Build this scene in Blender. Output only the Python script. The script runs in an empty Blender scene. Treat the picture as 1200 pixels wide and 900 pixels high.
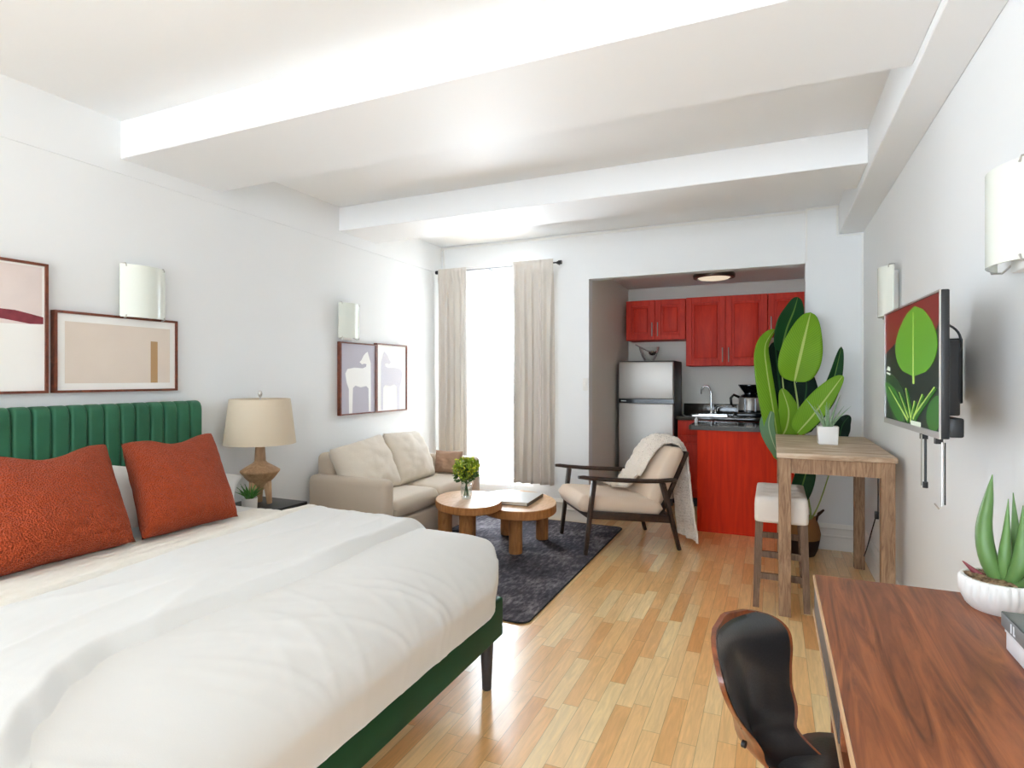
import bpy, bmesh, math, random
from mathutils import Vector, Matrix, noise
random.seed(7)
C = bpy.context.scene.collection
PI = math.pi
R = math.radians

# ------------------------------------------------------------------ camera geometry
F, YAW, HY = 685.0, R(24), 443.0
CAM = Vector((3.18, 0.0, 1.36))
FW = Vector((-math.sin(YAW), math.cos(YAW), 0)); RT = Vector((math.cos(YAW), math.sin(YAW), 0)); UP = Vector((0, 0, 1))
def onplane(axis, val, x, y):
    """world point on an axis-aligned plane of the room, measured from the photo"""
    r = FW * F + RT * (x - 600) + UP * (HY - y)
    t = (val - CAM[axis]) / r[axis]
    return CAM + r * t

# ------------------------------------------------------------------ materials
def new_mat(name):
    m = bpy.data.materials.new(name); m.use_nodes = True
    nt = m.node_tree; b = nt.nodes['Principled BSDF']
    return m, nt, b
def N(nt, t, **kw):
    n = nt.nodes.new(t)
    for k, v in kw.items(): setattr(n, k, v)
    return n
def rgba(c): return (c[0], c[1], c[2], 1)
def srgb(r, g, b):
    f = lambda c: (c/255/12.92 if c/255 <= .04045 else ((c/255+.055)/1.055)**2.4)
    return (f(r), f(g), f(b))
def mat(name, col, rough=.5, metal=0, var=None, bump=None, sheen=0, coat=0, spec=None, stretch=(1, 1, 1), col2=None, trans=0, alpha=1, sub=0, coords='Object'):
    m, nt, b = new_mat(name)
    b.inputs['Base Color'].default_value = rgba(col); b.inputs['Roughness'].default_value = rough
    b.inputs['Metallic'].default_value = metal
    if sheen: b.inputs['Sheen Weight'].default_value = sheen; b.inputs['Sheen Roughness'].default_value = .4
    if coat: b.inputs['Coat Weight'].default_value = coat; b.inputs['Coat Roughness'].default_value = .1
    if spec is not None: b.inputs['Specular IOR Level'].default_value = spec
    if trans: b.inputs['Transmission Weight'].default_value = trans
    if alpha < 1: b.inputs['Alpha'].default_value = alpha
    if var or bump:
        tc = N(nt, 'ShaderNodeTexCoord'); mp = N(nt, 'ShaderNodeMapping'); mp.inputs['Scale'].default_value = stretch
        nt.links.new(tc.outputs[coords], mp.inputs['Vector'])
    if var:
        sc, amt = var
        nz = N(nt, 'ShaderNodeTexNoise'); nz.inputs['Scale'].default_value = sc; nz.inputs['Detail'].default_value = 5
        nt.links.new(mp.outputs[0], nz.inputs['Vector'])
        mx = N(nt, 'ShaderNodeMix', data_type='RGBA')
        c2 = col2 or tuple(c*(1-amt) for c in col)
        c1 = col if col2 else tuple(min(1, c*(1+amt*.6)) for c in col)
        mx.inputs[6].default_value = rgba(c1); mx.inputs[7].default_value = rgba(c2)
        rm = N(nt, 'ShaderNodeMapRange'); rm.inputs[1].default_value = .3; rm.inputs[2].default_value = .7
        nt.links.new(nz.outputs['Fac'], rm.inputs[0]); nt.links.new(rm.outputs[0], mx.inputs[0])
        nt.links.new(mx.outputs[2], b.inputs['Base Color'])
    if bump:
        sc, st = bump[0], bump[1]
        kind = bump[2] if len(bump) > 2 else 'noise'
        if kind == 'noise':
            tx = N(nt, 'ShaderNodeTexNoise'); tx.inputs['Detail'].default_value = 3; out = 'Fac'
        else:
            tx = N(nt, 'ShaderNodeTexVoronoi'); out = 'Distance'
        tx.inputs['Scale'].default_value = sc
        nt.links.new(mp.outputs[0], tx.inputs['Vector'])
        bp = N(nt, 'ShaderNodeBump'); bp.inputs['Strength'].default_value = st; bp.inputs['Distance'].default_value = .01
        nt.links.new(tx.outputs[out], bp.inputs['Height']); nt.links.new(bp.outputs[0], b.inputs['Normal'])
    return m
def wood(name, c1, c2, grain=(1, 1, 1), scale=6, rough=.45, coat=0, c3=None, distort=1.5, spec=None):
    m, nt, b = new_mat(name)
    tc = N(nt, 'ShaderNodeTexCoord'); mp = N(nt, 'ShaderNodeMapping'); mp.inputs['Scale'].default_value = grain
    nt.links.new(tc.outputs['Object'], mp.inputs['Vector'])
    nz = N(nt, 'ShaderNodeTexNoise'); nz.inputs['Scale'].default_value = scale; nz.inputs['Detail'].default_value = 8
    nz.inputs['Roughness'].default_value = .6; nz.inputs['Distortion'].default_value = distort
    nt.links.new(mp.outputs[0], nz.inputs['Vector'])
    cr = N(nt, 'ShaderNodeValToRGB'); e = cr.color_ramp.elements
    e[0].position = .32; e[0].color = rgba(c2); e[1].position = .68; e[1].color = rgba(c1)
    if c3:
        k = cr.color_ramp.elements.new(.5); k.color = rgba(c3)
    nt.links.new(nz.outputs['Fac'], cr.inputs[0]); nt.links.new(cr.outputs[0], b.inputs['Base Color'])
    b.inputs['Roughness'].default_value = rough
    if spec is not None: b.inputs['Specular IOR Level'].default_value = spec
    if coat: b.inputs['Coat Weight'].default_value = coat; b.inputs['Coat Roughness'].default_value = .12
    bp = N(nt, 'ShaderNodeBump'); bp.inputs['Strength'].default_value = .08
    nt.links.new(nz.outputs['Fac'], bp.inputs['Height']); nt.links.new(bp.outputs[0], b.inputs['Normal'])
    return m

def floor_material():
    m, nt, b = new_mat('oak_strip_floor')
    L = nt.links.new
    tc = N(nt, 'ShaderNodeTexCoord'); sx = N(nt, 'ShaderNodeSeparateXYZ'); L(tc.outputs['Object'], sx.inputs[0])
    def mth(op, a, bb=None):
        n = N(nt, 'ShaderNodeMath', operation=op)
        for i, v in enumerate((a, bb)):
            if v is None: continue
            if isinstance(v, (int, float)): n.inputs[i].default_value = v
            else: L(v, n.inputs[i])
        return n.outputs[0]
    xr = mth('DIVIDE', sx.outputs[0], .068); row = mth('FLOOR', xr); fx = mth('FRACT', xr)
    wn = N(nt, 'ShaderNodeTexWhiteNoise', noise_dimensions='1D'); L(row, wn.inputs['W'])
    yr = mth('ADD', mth('DIVIDE', sx.outputs[1], .46), mth('MULTIPLY', wn.outputs['Value'], 7.3))
    col = mth('FLOOR', yr); fy = mth('FRACT', yr)
    cb = N(nt, 'ShaderNodeCombineXYZ'); L(row, cb.inputs[0]); L(col, cb.inputs[1])
    w2 = N(nt, 'ShaderNodeTexWhiteNoise', noise_dimensions='2D'); L(cb.outputs[0], w2.inputs['Vector'])
    ramp = N(nt, 'ShaderNodeValToRGB'); ramp.color_ramp.interpolation = 'LINEAR'
    e = ramp.color_ramp.elements
    e[0].position = 0; e[0].color = rgba(srgb(232, 170, 104)); e[1].position = 1; e[1].color = rgba(srgb(252, 222, 166))
    k = ramp.color_ramp.elements.new(.25); k.color = rgba(srgb(246, 196, 132))
    k = ramp.color_ramp.elements.new(.7); k.color = rgba(srgb(250, 207, 146))
    L(w2.outputs['Value'], ramp.inputs[0])
    # grain, shifted per strip
    cb2 = N(nt, 'ShaderNodeCombineXYZ')
    L(mth('MULTIPLY', sx.outputs[0], 55), cb2.inputs[0]); L(mth('ADD', mth('MULTIPLY', sx.outputs[1], 5), mth('MULTIPLY', w2.outputs['Value'], 40)), cb2.inputs[1])
    nz = N(nt, 'ShaderNodeTexNoise'); nz.inputs['Scale'].default_value = 1; nz.inputs['Detail'].default_value = 6; nz.inputs['Distortion'].default_value = 1.2
    L(cb2.outputs[0], nz.inputs['Vector'])
    mr = N(nt, 'ShaderNodeMapRange'); mr.inputs[1].default_value = .35; mr.inputs[2].default_value = .7; mr.inputs[3].default_value = .86; mr.inputs[4].default_value = 1.06
    L(nz.outputs['Fac'], mr.inputs[0])
    gap = mth('MULTIPLY', mth('GREATER_THAN', mth('MINIMUM', fx, mth('SUBTRACT', 1, fx)), .018), mth('GREATER_THAN', mth('MINIMUM', fy, mth('SUBTRACT', 1, fy)), .003))
    g2 = mth('ADD', mth('MULTIPLY', gap, .35), .65)
    tot = mth('MULTIPLY', mr.outputs[0], g2)
    mx = N(nt, 'ShaderNodeMix', data_type='RGBA', blend_type='MULTIPLY'); mx.inputs[0].default_value = 1
    L(ramp.outputs[0], mx.inputs[6]); L(tot, mx.inputs[7]); L(mx.outputs[2], b.inputs['Base Color'])
    b.inputs['Roughness'].default_value = .3; b.inputs['Coat Weight'].default_value = .55; b.inputs['Coat Roughness'].default_value = .12
    bp = N(nt, 'ShaderNodeBump'); bp.inputs['Strength'].default_value = .05; L(tot, bp.inputs['Height']); L(bp.outputs[0], b.inputs['Normal'])
    return m

def rug_material():
    m, nt, b = new_mat('charcoal_rug'); L = nt.links.new
    tc = N(nt, 'ShaderNodeTexCoord')
    def nzf(sc, stretch, det=6):
        mp = N(nt, 'ShaderNodeMapping'); mp.inputs['Scale'].default_value = stretch; L(tc.outputs['Object'], mp.inputs[0])
        n = N(nt, 'ShaderNodeTexNoise'); n.inputs['Scale'].default_value = sc; n.inputs['Detail'].default_value = det; n.inputs['Roughness'].default_value = .65
        L(mp.outputs[0], n.inputs['Vector']); return n.outputs['Fac']
    a = nzf(3, (1, 1, 1)); c = nzf(14, (3, 1, 1))
    ad = N(nt, 'ShaderNodeMath', operation='ADD'); L(a, ad.inputs[0]); L(c, ad.inputs[1])
    cr = N(nt, 'ShaderNodeValToRGB'); e = cr.color_ramp.elements
    e[0].position = .36; e[0].color = rgba(srgb(44, 43, 50)); e[1].position = .64; e[1].color = rgba(srgb(150, 145, 150))
    k = cr.color_ramp.elements.new(.5); k.color = rgba(srgb(84, 81, 88))
    hf = N(nt, 'ShaderNodeMath', operation='MULTIPLY'); hf.inputs[1].default_value = .5; L(ad.outputs[0], hf.inputs[0])
    L(hf.outputs[0], cr.inputs[0]); L(cr.outputs[0], b.inputs['Base Color'])
    b.inputs['Roughness'].default_value = .95; b.inputs['Specular IOR Level'].default_value = .1
    bp = N(nt, 'ShaderNodeBump'); bp.inputs['Strength'].default_value = .3; bp.inputs['Distance'].default_value = .004
    L(nzf(250, (1, 1, 1), 2), bp.inputs['Height']); L(bp.outputs[0], b.inputs['Normal'])
    return m

def leaf_material(name, c1, c2, rib, veins=40, sub=.0):
    """u runs across the blade (0.5 = midrib), v along it"""
    m, nt, b = new_mat(name); L = nt.links.new
    uv = N(nt, 'ShaderNodeUVMap'); sx = N(nt, 'ShaderNodeSeparateXYZ'); L(uv.outputs[0], sx.inputs[0])
    def mth(op, a, bb=None):
        n = N(nt, 'ShaderNodeMath', operation=op)
        for i, v in enumerate((a, bb)):
            if v is None: continue
            if isinstance(v, (int, float)): n.inputs[i].default_value = v
            else: L(v, n.inputs[i])
        return n.outputs[0]
    d = mth('ABSOLUTE', mth('SUBTRACT', sx.outputs[0], .5))
    vein = mth('SINE', mth('MULTIPLY', mth('SUBTRACT', sx.outputs[1], mth('MULTIPLY', d, .35)), veins*6.28))
    f = mth('ADD', mth('MULTIPLY', vein, .22), .5)
    mx = N(nt, 'ShaderNodeMix', data_type='RGBA'); mx.inputs[6].default_value = rgba(c1); mx.inputs[7].default_value = rgba(c2); L(f, mx.inputs[0])
    rb = mth('LESS_THAN', d, .035)
    m2 = N(nt, 'ShaderNodeMix', data_type='RGBA'); L(mx.outputs[2], m2.inputs[6]); m2.inputs[7].default_value = rgba(rib); L(rb, m2.inputs[0])
    L(m2.outputs[2], b.inputs['Base Color']); b.inputs['Roughness'].default_value = .45; b.inputs['Specular IOR Level'].default_value = .25
    bp = N(nt, 'ShaderNodeBump'); bp.inputs['Strength'].default_value = .25; bp.inputs['Distance'].default_value = .004; L(vein, bp.inputs['Height']); L(bp.outputs[0], b.inputs['Normal'])
    tr = N(nt, 'ShaderNodeBsdfTranslucent'); L(m2.outputs[2], tr.inputs[0])
    ms = N(nt, 'ShaderNodeMixShader'); ms.inputs[0].default_value = .25
    out = nt.nodes['Material Output']; L(b.outputs[0], ms.inputs[1]); L(tr.outputs[0], ms.inputs[2]); L(ms.outputs[0], out.inputs[0])
    return m
def thin_glass(name, tint=(1, 1, 1), gl=.1, rough=.02, fresnel=True):
    m, nt, b = new_mat(name); L = nt.links.new
    t = N(nt, 'ShaderNodeBsdfTransparent'); t.inputs[0].default_value = rgba(tint)
    g = N(nt, 'ShaderNodeBsdfGlossy'); g.inputs['Roughness'].default_value = rough
    ms = N(nt, 'ShaderNodeMixShader')
    if fresnel:
        lw = N(nt, 'ShaderNodeLayerWeight'); lw.inputs[0].default_value = gl; L(lw.outputs['Facing'], ms.inputs[0])
    else: ms.inputs[0].default_value = gl
    L(t.outputs[0], ms.inputs[1]); L(g.outputs[0], ms.inputs[2]); L(ms.outputs[0], nt.nodes['Material Output'].inputs[0])
    return m
def sheer_material():
    m, nt, b = new_mat('white_sheer_voile'); L = nt.links.new
    t = N(nt, 'ShaderNodeBsdfTransparent'); t.inputs[0].default_value = (1, 1, 1, 1)
    tl = N(nt, 'ShaderNodeBsdfTranslucent'); tl.inputs[0].default_value = (.95, .95, .96, 1)
    df = N(nt, 'ShaderNodeBsdfDiffuse'); df.inputs[0].default_value = (.95, .95, .96, 1)
    a = N(nt, 'ShaderNodeMixShader'); a.inputs[0].default_value = .65; L(df.outputs[0], a.inputs[1]); L(tl.outputs[0], a.inputs[2])
    ms = N(nt, 'ShaderNodeMixShader'); ms.inputs[0].default_value = .10; L(t.outputs[0], ms.inputs[1]); L(a.outputs[0], ms.inputs[2])
    L(ms.outputs[0], nt.nodes['Material Output'].inputs[0]); return m
def knit_material():
    m, nt, b = new_mat('cream_cable_knit'); L = nt.links.new
    b.inputs['Base Color'].default_value = rgba(srgb(250, 238, 224)); b.inputs['Roughness'].default_value = .95
    b.inputs['Sheen Weight'].default_value = .3
    uv = N(nt, 'ShaderNodeUVMap'); mp = N(nt, 'ShaderNodeMapping'); mp.inputs['Scale'].default_value = (26, 110, 1); L(uv.outputs[0], mp.inputs[0])
    v = N(nt, 'ShaderNodeTexVoronoi'); v.inputs['Scale'].default_value = 1; v.inputs['Randomness'].default_value = .5; L(mp.outputs[0], v.inputs['Vector'])
    bp = N(nt, 'ShaderNodeBump'); bp.inputs['Strength'].default_value = .9; bp.inputs['Distance'].default_value = .012; bp.invert = True
    L(v.outputs['Distance'], bp.inputs['Height']); L(bp.outputs[0], b.inputs['Normal'])
    return m

M = {}
M['wall'] = mat('white_wall_paint', srgb(234, 235, 235), .75, bump=(60, .04), spec=.25)
M['ceiling'] = mat('white_ceiling_paint', srgb(237, 238, 239), .6, bump=(40, .03), spec=.3)
M['alcove'] = mat('kitchen_wall_paint', srgb(230, 228, 220), .7, bump=(60, .04), spec=.25)
M['trim'] = mat('white_trim_gloss', srgb(235, 234, 230), .4)
M['floor'] = floor_material()
M['rug'] = rug_material(); M['rug_edge'] = mat('rug_binding', srgb(30, 29, 33), .9)
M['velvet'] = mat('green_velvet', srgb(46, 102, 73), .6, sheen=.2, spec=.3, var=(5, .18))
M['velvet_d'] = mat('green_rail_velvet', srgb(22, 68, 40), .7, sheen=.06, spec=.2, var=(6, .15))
M['black_leg'] = mat('dark_grey_leg', srgb(58, 60, 66), .45)
M['linen'] = mat('white_cotton', srgb(214, 212, 208), .9, bump=(380, .06), sheen=.15)
M['linen2'] = mat('white_cotton_fold', srgb(217, 216, 213), .9, bump=(380, .06), sheen=.15)
M['quilt'] = mat('cream_quilt', srgb(230, 225, 215), .95, bump=(55, .9), stretch=(1, .35, 1))
M['rust'] = mat('rust_boucle', srgb(164, 68, 36), .9, bump=(150, .9, 'vor'), sheen=.08, spec=.15, var=(40, .12))
M['frame'] = wood('walnut_frame', srgb(128, 66, 42), srgb(86, 40, 26), (2, 2, 2), 9)
M['paper'] = mat('art_paper', srgb(240, 238, 233), .8)
M['print_pink'] = mat('print_pink', srgb(222, 208, 202), .8, var=(4, .08))
M['print_beige'] = mat('print_beige', srgb(222, 208, 194), .8, var=(6, .03))
M['print_brown'] = mat('print_ochre', srgb(178, 142, 100), .8)
M['print_wine'] = mat('print_burgundy', srgb(132, 52, 62), .8, var=(18, .3))
M['print_lav'] = mat('print_lavender', srgb(186, 182, 192), .8)
M['print_white'] = mat('print_offwhite', srgb(242, 241, 238), .8)
M['print_dots'] = mat('print_speckled_lavender', srgb(196, 193, 202), .8, var=(160, .3), col2=srgb(228, 226, 232))
M['opal'] = mat('opal_glass', srgb(226, 230, 220), .18, spec=.6)
M['chrome'] = mat('chrome', srgb(210, 210, 210), .12, 1)
M['bronze'] = mat('dark_bronze', srgb(92, 82, 72), .35, .8)
M['nickel'] = mat('brushed_nickel', srgb(190, 186, 180), .3, 1)
M['shade'] = mat('linen_lampshade', srgb(212, 196, 172), .9, bump=(160, .2), stretch=(1, 1, 4))
M['lampwood'] = wood('light_oak_lamp', srgb(196, 160, 124), srgb(160, 122, 88), (3, 3, .6), 9, .6)
M['black'] = mat('black_plastic', srgb(24, 24, 26), .4)
M['blackgloss'] = mat('black_gloss', srgb(14, 14, 16), .15)
M['sofa'] = mat('beige_sofa_fabric', srgb(205, 190, 172), .95, bump=(220, .25), sheen=.2)
M['sofa_seat'] = mat('cream_sofa_fabric', srgb(222, 208, 190), .95, bump=(220, .25), sheen=.2)
M['sofa_cush'] = mat('cream_cushion_fabric', srgb(230, 219, 203), .95, bump=(120, .25), sheen=.2)
M['taupe'] = mat('taupe_fabric', srgb(166, 134, 112), .95, bump=(200, .25))
M['table_top'] = wood('oak_table_top', srgb(226, 186, 146), srgb(202, 158, 116), (5, 1.2, 4), 6, .5)
M['table_leg'] = wood('oak_table_leg', srgb(186, 128, 74), srgb(148, 94, 48), (4, 4, .7), 8, .5)
M['wenge'] = wood('dark_walnut', srgb(66, 46, 36), srgb(40, 27, 21), (2, 6, 2), 9, .45)
M['chair_fab'] = mat('cream_linen_seat', srgb(226, 204, 182), .95, bump=(220, .2), sheen=.15)
M['knit'] = knit_material()
M['curtain'] = mat('greige_curtain', srgb(208, 200, 190), .9, bump=(300, .15))
M['sheer'] = sheer_material()
M['pane'] = thin_glass('window_glass', gl=.06, fresnel=False)
M['glass'] = thin_glass('clear_glass', (.975, .985, .98), .22)
M['water'] = thin_glass('water', (.95, .98, .97), .3)
M['steel'] = mat('stainless_steel', srgb(186, 182, 176), .46, .75, bump=(3, .04), stretch=(1, 1, 60))
M['fridge_side'] = mat('fridge_black', srgb(34, 35, 40), .45)
M['cherry'] = wood('cherry_cabinet', srgb(214, 58, 36), srgb(186, 42, 26), (3, 3, .5), 5, .5, 0, spec=.25)
M['cherry_panel'] = wood('cherry_panel', srgb(222, 52, 6), srgb(196, 38, 4), (4, 4, .35), 4, .6, 0, spec=.2)
M['granite'] = mat('black_granite', srgb(30, 29, 28), .08, var=(240, .8), col2=srgb(70, 64, 56), spec=.8)
M['granite_edge'] = mat('granite_edge', srgb(40, 37, 34), .35, var=(300, .8), col2=srgb(78, 70, 60), spec=.3)
M['rustic'] = wood('weathered_oak', srgb(222, 206, 184), srgb(160, 130, 102), (1.1, 7, 5), 3.2, .6, c3=srgb(196, 172, 146), distort=.8)
M['rustic_leg'] = wood('weathered_oak_leg', srgb(178, 144, 112), srgb(120, 88, 64), (6, 6, .8), 7, .7)
M['stool_leg'] = wood('grey_wood_leg', srgb(138, 110, 88), srgb(92, 70, 54), (6, 6, .8), 7, .7)
M['stool_fab'] = mat('oatmeal_linen', srgb(226, 216, 206), .95, bump=(260, .2))
M['walnut'] = wood('walnut_desk_top', srgb(168, 98, 54), srgb(92, 46, 24), (7, .55, 7), 2.6, .42, .04, c3=srgb(134, 74, 40), distort=2.2)
M['desk_edge'] = mat('desk_edge_band', srgb(206, 168, 130), .5)
M['desk_grey'] = mat('desk_grey_front', srgb(84, 78, 78), .5)
M['leather'] = mat('black_leather', srgb(30, 30, 32), .34, bump=(160, .08), coat=.25, spec=.7)
M['ply'] = wood('walnut_ply', srgb(140, 74, 36), srgb(84, 40, 18), (4, 4, .6), 6, .3, .4)
M['white_cer'] = mat('white_ceramic', srgb(232, 230, 226), .4)
M['soil'] = mat('bark_mulch', srgb(112, 82, 58), .95, bump=(70, 1, 'vor'), var=(55, .7), col2=srgb(190, 160, 126))
M['aloe'] = mat('aloe_green', srgb(100, 136, 74), .4, var=(14, .25), stretch=(1, 1, .4))
M['aloe2'] = mat('aloe_grey_green', srgb(150, 178, 140), .45, var=(40, .3))
M['spiky'] = mat('grass_green', srgb(70, 130, 50), .45, var=(30, .3))
M['red_leaf'] = mat('red_leaf', srgb(128, 44, 52), .5)
M['orange'] = mat('orange_bract', srgb(226, 120, 60), .5)
M['leaf_l'] = leaf_material('banana_leaf_light', srgb(146, 190, 50), srgb(104, 158, 30), srgb(196, 214, 120), 34)
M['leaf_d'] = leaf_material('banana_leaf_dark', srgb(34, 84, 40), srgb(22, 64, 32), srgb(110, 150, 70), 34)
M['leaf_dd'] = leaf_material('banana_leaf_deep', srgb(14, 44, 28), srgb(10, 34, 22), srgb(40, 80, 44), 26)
M['leaf_g'] = leaf_material('banana_leaf_grey', srgb(116, 152, 110), srgb(96, 134, 96), srgb(170, 190, 150), 26)
M['stem'] = mat('stem_green', srgb(150, 170, 96), .5)
M['basket_t'] = mat('wicker_light', srgb(176, 124, 70), .8, bump=(120, 1, 'vor'), stretch=(1, 1, 3))
M['basket_b'] = mat('wicker_dark', srgb(66, 42, 28), .8, bump=(120, 1, 'vor'), stretch=(1, 1, 3))
M['foliage'] = mat('yellow_green_leaf', srgb(140, 164, 40), .55, var=(30, .4))
M['foliage_d'] = mat('dark_green_leaf', srgb(66, 100, 40), .55, var=(30, .3))
M['petal'] = mat('yellow_flower', srgb(206, 206, 62), .6)
M['bookgrey'] = mat('grey_book_cover', srgb(122, 124, 124), .5, var=(8, .12))
M['bookwhite'] = mat('white_box_cover', srgb(238, 240, 244), .45)
M['pages'] = mat('book_pages', srgb(222, 216, 204), .8, bump=(200, .3), stretch=(.1, .1, 4))
M['silver'] = mat('silver_book_cover', srgb(212, 210, 206), .3, spec=.6)
M['brownspine'] = mat('brown_book_spine', srgb(90, 76, 66), .5)
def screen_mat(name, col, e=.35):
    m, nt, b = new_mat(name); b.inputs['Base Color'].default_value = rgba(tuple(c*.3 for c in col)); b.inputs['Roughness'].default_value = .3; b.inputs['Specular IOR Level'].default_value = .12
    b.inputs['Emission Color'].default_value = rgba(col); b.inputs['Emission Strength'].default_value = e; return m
M['added_glow'] = screen_mat('diffuser_added_glow', srgb(240, 222, 196), .45)  # glow added to the unlit diffuser to brighten the nook
M['scr_dark'] = screen_mat('screen_dark_green', srgb(10, 26, 18)); M['scr_red'] = screen_mat('screen_red', srgb(122, 44, 36))  # emissive colours for the reflection painted on the television
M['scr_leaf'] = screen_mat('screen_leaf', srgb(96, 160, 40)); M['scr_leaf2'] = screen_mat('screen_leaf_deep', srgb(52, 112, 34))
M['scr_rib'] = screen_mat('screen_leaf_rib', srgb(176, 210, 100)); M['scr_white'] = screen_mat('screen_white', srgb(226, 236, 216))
M['scr_mid'] = screen_mat('screen_leaf_dark', srgb(26, 64, 28))  # dark green for the rear leaf of the painted reflection

# ------------------------------------------------------------------ mesh builder
class MB:
    def __init__(s): s.bm = bmesh.new(); s.uv = s.bm.loops.layers.uv.new('UVMap'); s.mi = 0
    def _tag(s, faces):
        for f in faces: f.material_index = s.mi
    def box(s, x0, x1, y0, y1, z0, z1, bev=0, seg=2, mtx=None):
        vs = bmesh.ops.create_cube(s.bm, size=1)['verts']
        for v in vs: v.co = Vector(((x0+x1)/2 + v.co.x*(x1-x0), (y0+y1)/2 + v.co.y*(y1-y0), (z0+z1)/2 + v.co.z*(z1-z0)))
        fs = set(f for v in vs for f in v.link_faces)
        if bev:
            r = bmesh.ops.bevel(s.bm, geom=list({e for v in vs for e in v.link_edges}), offset=bev, segments=seg, profile=.5, affect='EDGES')
            vs = list({v for f in r['faces'] for v in f.verts} | {v for v in vs if v.is_valid})
            fs = {f for v in vs for f in v.link_faces}
        s._tag(fs)
        if mtx: bmesh.ops.transform(s.bm, matrix=mtx, verts=vs)
        return s
    def grid(s, nu, nv, fn, wrap_u=False, uvs=True):
        vs = [[s.bm.verts.new(fn(i/nu, j/nv)) for i in range(nu + (0 if wrap_u else 1))] for j in range(nv+1)]
        for j in range(nv):
            for i in range(nu):
                i2 = (i+1) % nu if wrap_u else i+1
                try: f = s.bm.faces.new((vs[j][i], vs[j][i2], vs[j+1][i2], vs[j+1][i]))
                except ValueError: continue
                f.material_index = s.mi
                for l, q in zip(f.loops, ((i, j), (i+1, j), (i+1, j+1), (i, j+1))): l[s.uv].uv = (q[0]/nu, q[1]/nv)
        return vs
    def cap(s, ring, flip=False):
        try:
            f = s.bm.faces.new(list(reversed(ring)) if flip else ring); f.material_index = s.mi
        except ValueError: pass
    def lathe(s, prof, c=(0, 0, 0), seg=32, mod=None, caps=True):
        n = len(prof)-1
        def fn(u, v):
            k = min(int(round(v*n)), n); r, z = prof[k]; a = 2*PI*u
            if mod: r = mod(a, k, r)
            return Vector((c[0]+r*math.cos(a), c[1]+r*math.sin(a), c[2]+z))
        vs = s.grid(seg, n, fn, wrap_u=True)
        if caps:
            if prof[0][0] > 1e-5: s.cap(vs[0], True)
            if prof[-1][0] > 1e-5: s.cap(vs[-1])
        return s
    def tube(s, pts, rad, seg=12, sx=1, caps=True, up=None):
        pts = [Vector(p) for p in pts]; n = len(pts)-1
        rads = rad if isinstance(rad, (list, tuple)) else [rad]*(n+1)
        frames = []; prev = None
        for k in range(n+1):
            t = (pts[min(k+1, n)] - pts[max(k-1, 0)]).normalized()
            a = Vector(up) if up else (prev if prev else (Vector((0, 0, 1)) if abs(t.z) < .9 else Vector((1, 0, 0))))
            x = a.cross(t)
            if x.length < 1e-5: x = Vector((1, 0, 0)).cross(t)
            x.normalize(); y = t.cross(x); prev = y if not up else None; frames.append((x, y))
        def fn(u, v):
            k = int(round(v*n)); a = 2*PI*u; x, y = frames[k]
            return pts[k] + (x*math.cos(a)*sx + y*math.sin(a))*rads[k]
        vs = s.grid(seg, n, fn, wrap_u=True)
        if caps: s.cap(vs[0], True); s.cap(vs[-1])
        return s
    def bar(s, p0, p1, w, d, w2=None, d2=None, up=(0, 0, 1), bev=0):
        """tapered rectangular bar"""
        p0, p1 = Vector(p0), Vector(p1); t = (p1-p0).normalized(); x = Vector(up).cross(t)
        if x.length < 1e-4: x = Vector((1, 0, 0)).cross(t)
        x.normalize(); y = t.cross(x); w2 = w2 or w; d2 = d2 or d
        def ring(p, a, b): return [s.bm.verts.new(p + x*sx*a/2 + y*sy*b/2) for sx, sy in ((-1, -1), (1, -1), (1, 1), (-1, 1))]
        r0, r1 = ring(p0, w, d), ring(p1, w2, d2); fs = []
        for i in range(4): fs.append(s.bm.faces.new((r0[i], r0[(i+1) % 4], r1[(i+1) % 4], r1[i])))
        fs.append(s.bm.faces.new(list(reversed(r0)))); fs.append(s.bm.faces.new(r1)); s._tag(fs)
        if bev:
            es = {e for v in r0+r1 for e in v.link_edges}
            bmesh.ops.bevel(s.bm, geom=list(es), offset=bev, segments=2, profile=.5, affect='EDGES')
        return s
    def prism(s, outline, fn0, fn1):
        a = [s.bm.verts.new(fn0(p)) for p in outline]; b = [s.bm.verts.new(fn1(p)) for p in outline]; n = len(outline)
        fs = [s.bm.faces.new(list(reversed(a))), s.bm.faces.new(b)]
        for i in range(n): fs.append(s.bm.faces.new((a[i], a[(i+1) % n], b[(i+1) % n], b[i])))
        s._tag(fs); return s
    def build(s, name, mats, parent=None, angle=35, solid=0, subsurf=0, weld=0):
        if weld: bmesh.ops.remove_doubles(s.bm, verts=s.bm.verts, dist=weld)
        bmesh.ops.recalc_face_normals(s.bm, faces=s.bm.faces)
        me = bpy.data.meshes.new(name); s.bm.to_mesh(me); s.bm.free()
        for m in (mats if isinstance(mats, (list, tuple)) else [mats]): me.materials.append(M[m])
        for p in me.polygons: p.use_smooth = True
        me.set_sharp_from_angle(angle=R(angle))
        o = bpy.data.objects.new(name, me); C.objects.link(o)
        if parent: o.parent = parent
        if solid:
            md = o.modifiers.new('thickness', 'SOLIDIFY'); md.thickness = solid; md.offset = 0
        if subsurf:
            md = o.modifiers.new('smooth', 'SUBSURF'); md.levels = subsurf; md.render_levels = subsurf
        return o
def tag(o, label, cat, group=None, kind=None):
    o['label'] = label; o['category'] = cat
    if group: o['group'] = group
    if kind: o['kind'] = kind
    return o
def thing(name, label, cat, loc=(0, 0, 0), rz=0, group=None):
    o = bpy.data.objects.new(name, None); C.objects.link(o); o.empty_display_size = .1
    o.location = loc; o.rotation_euler = (0, 0, rz)
    return tag(o, label, cat, group)
def dup(o, parent=None):
    c = o.copy(); C.objects.link(c); c.parent = parent
    for ch in [x for x in bpy.data.objects if x.parent == o]: dup(ch, c)
    return c
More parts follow.
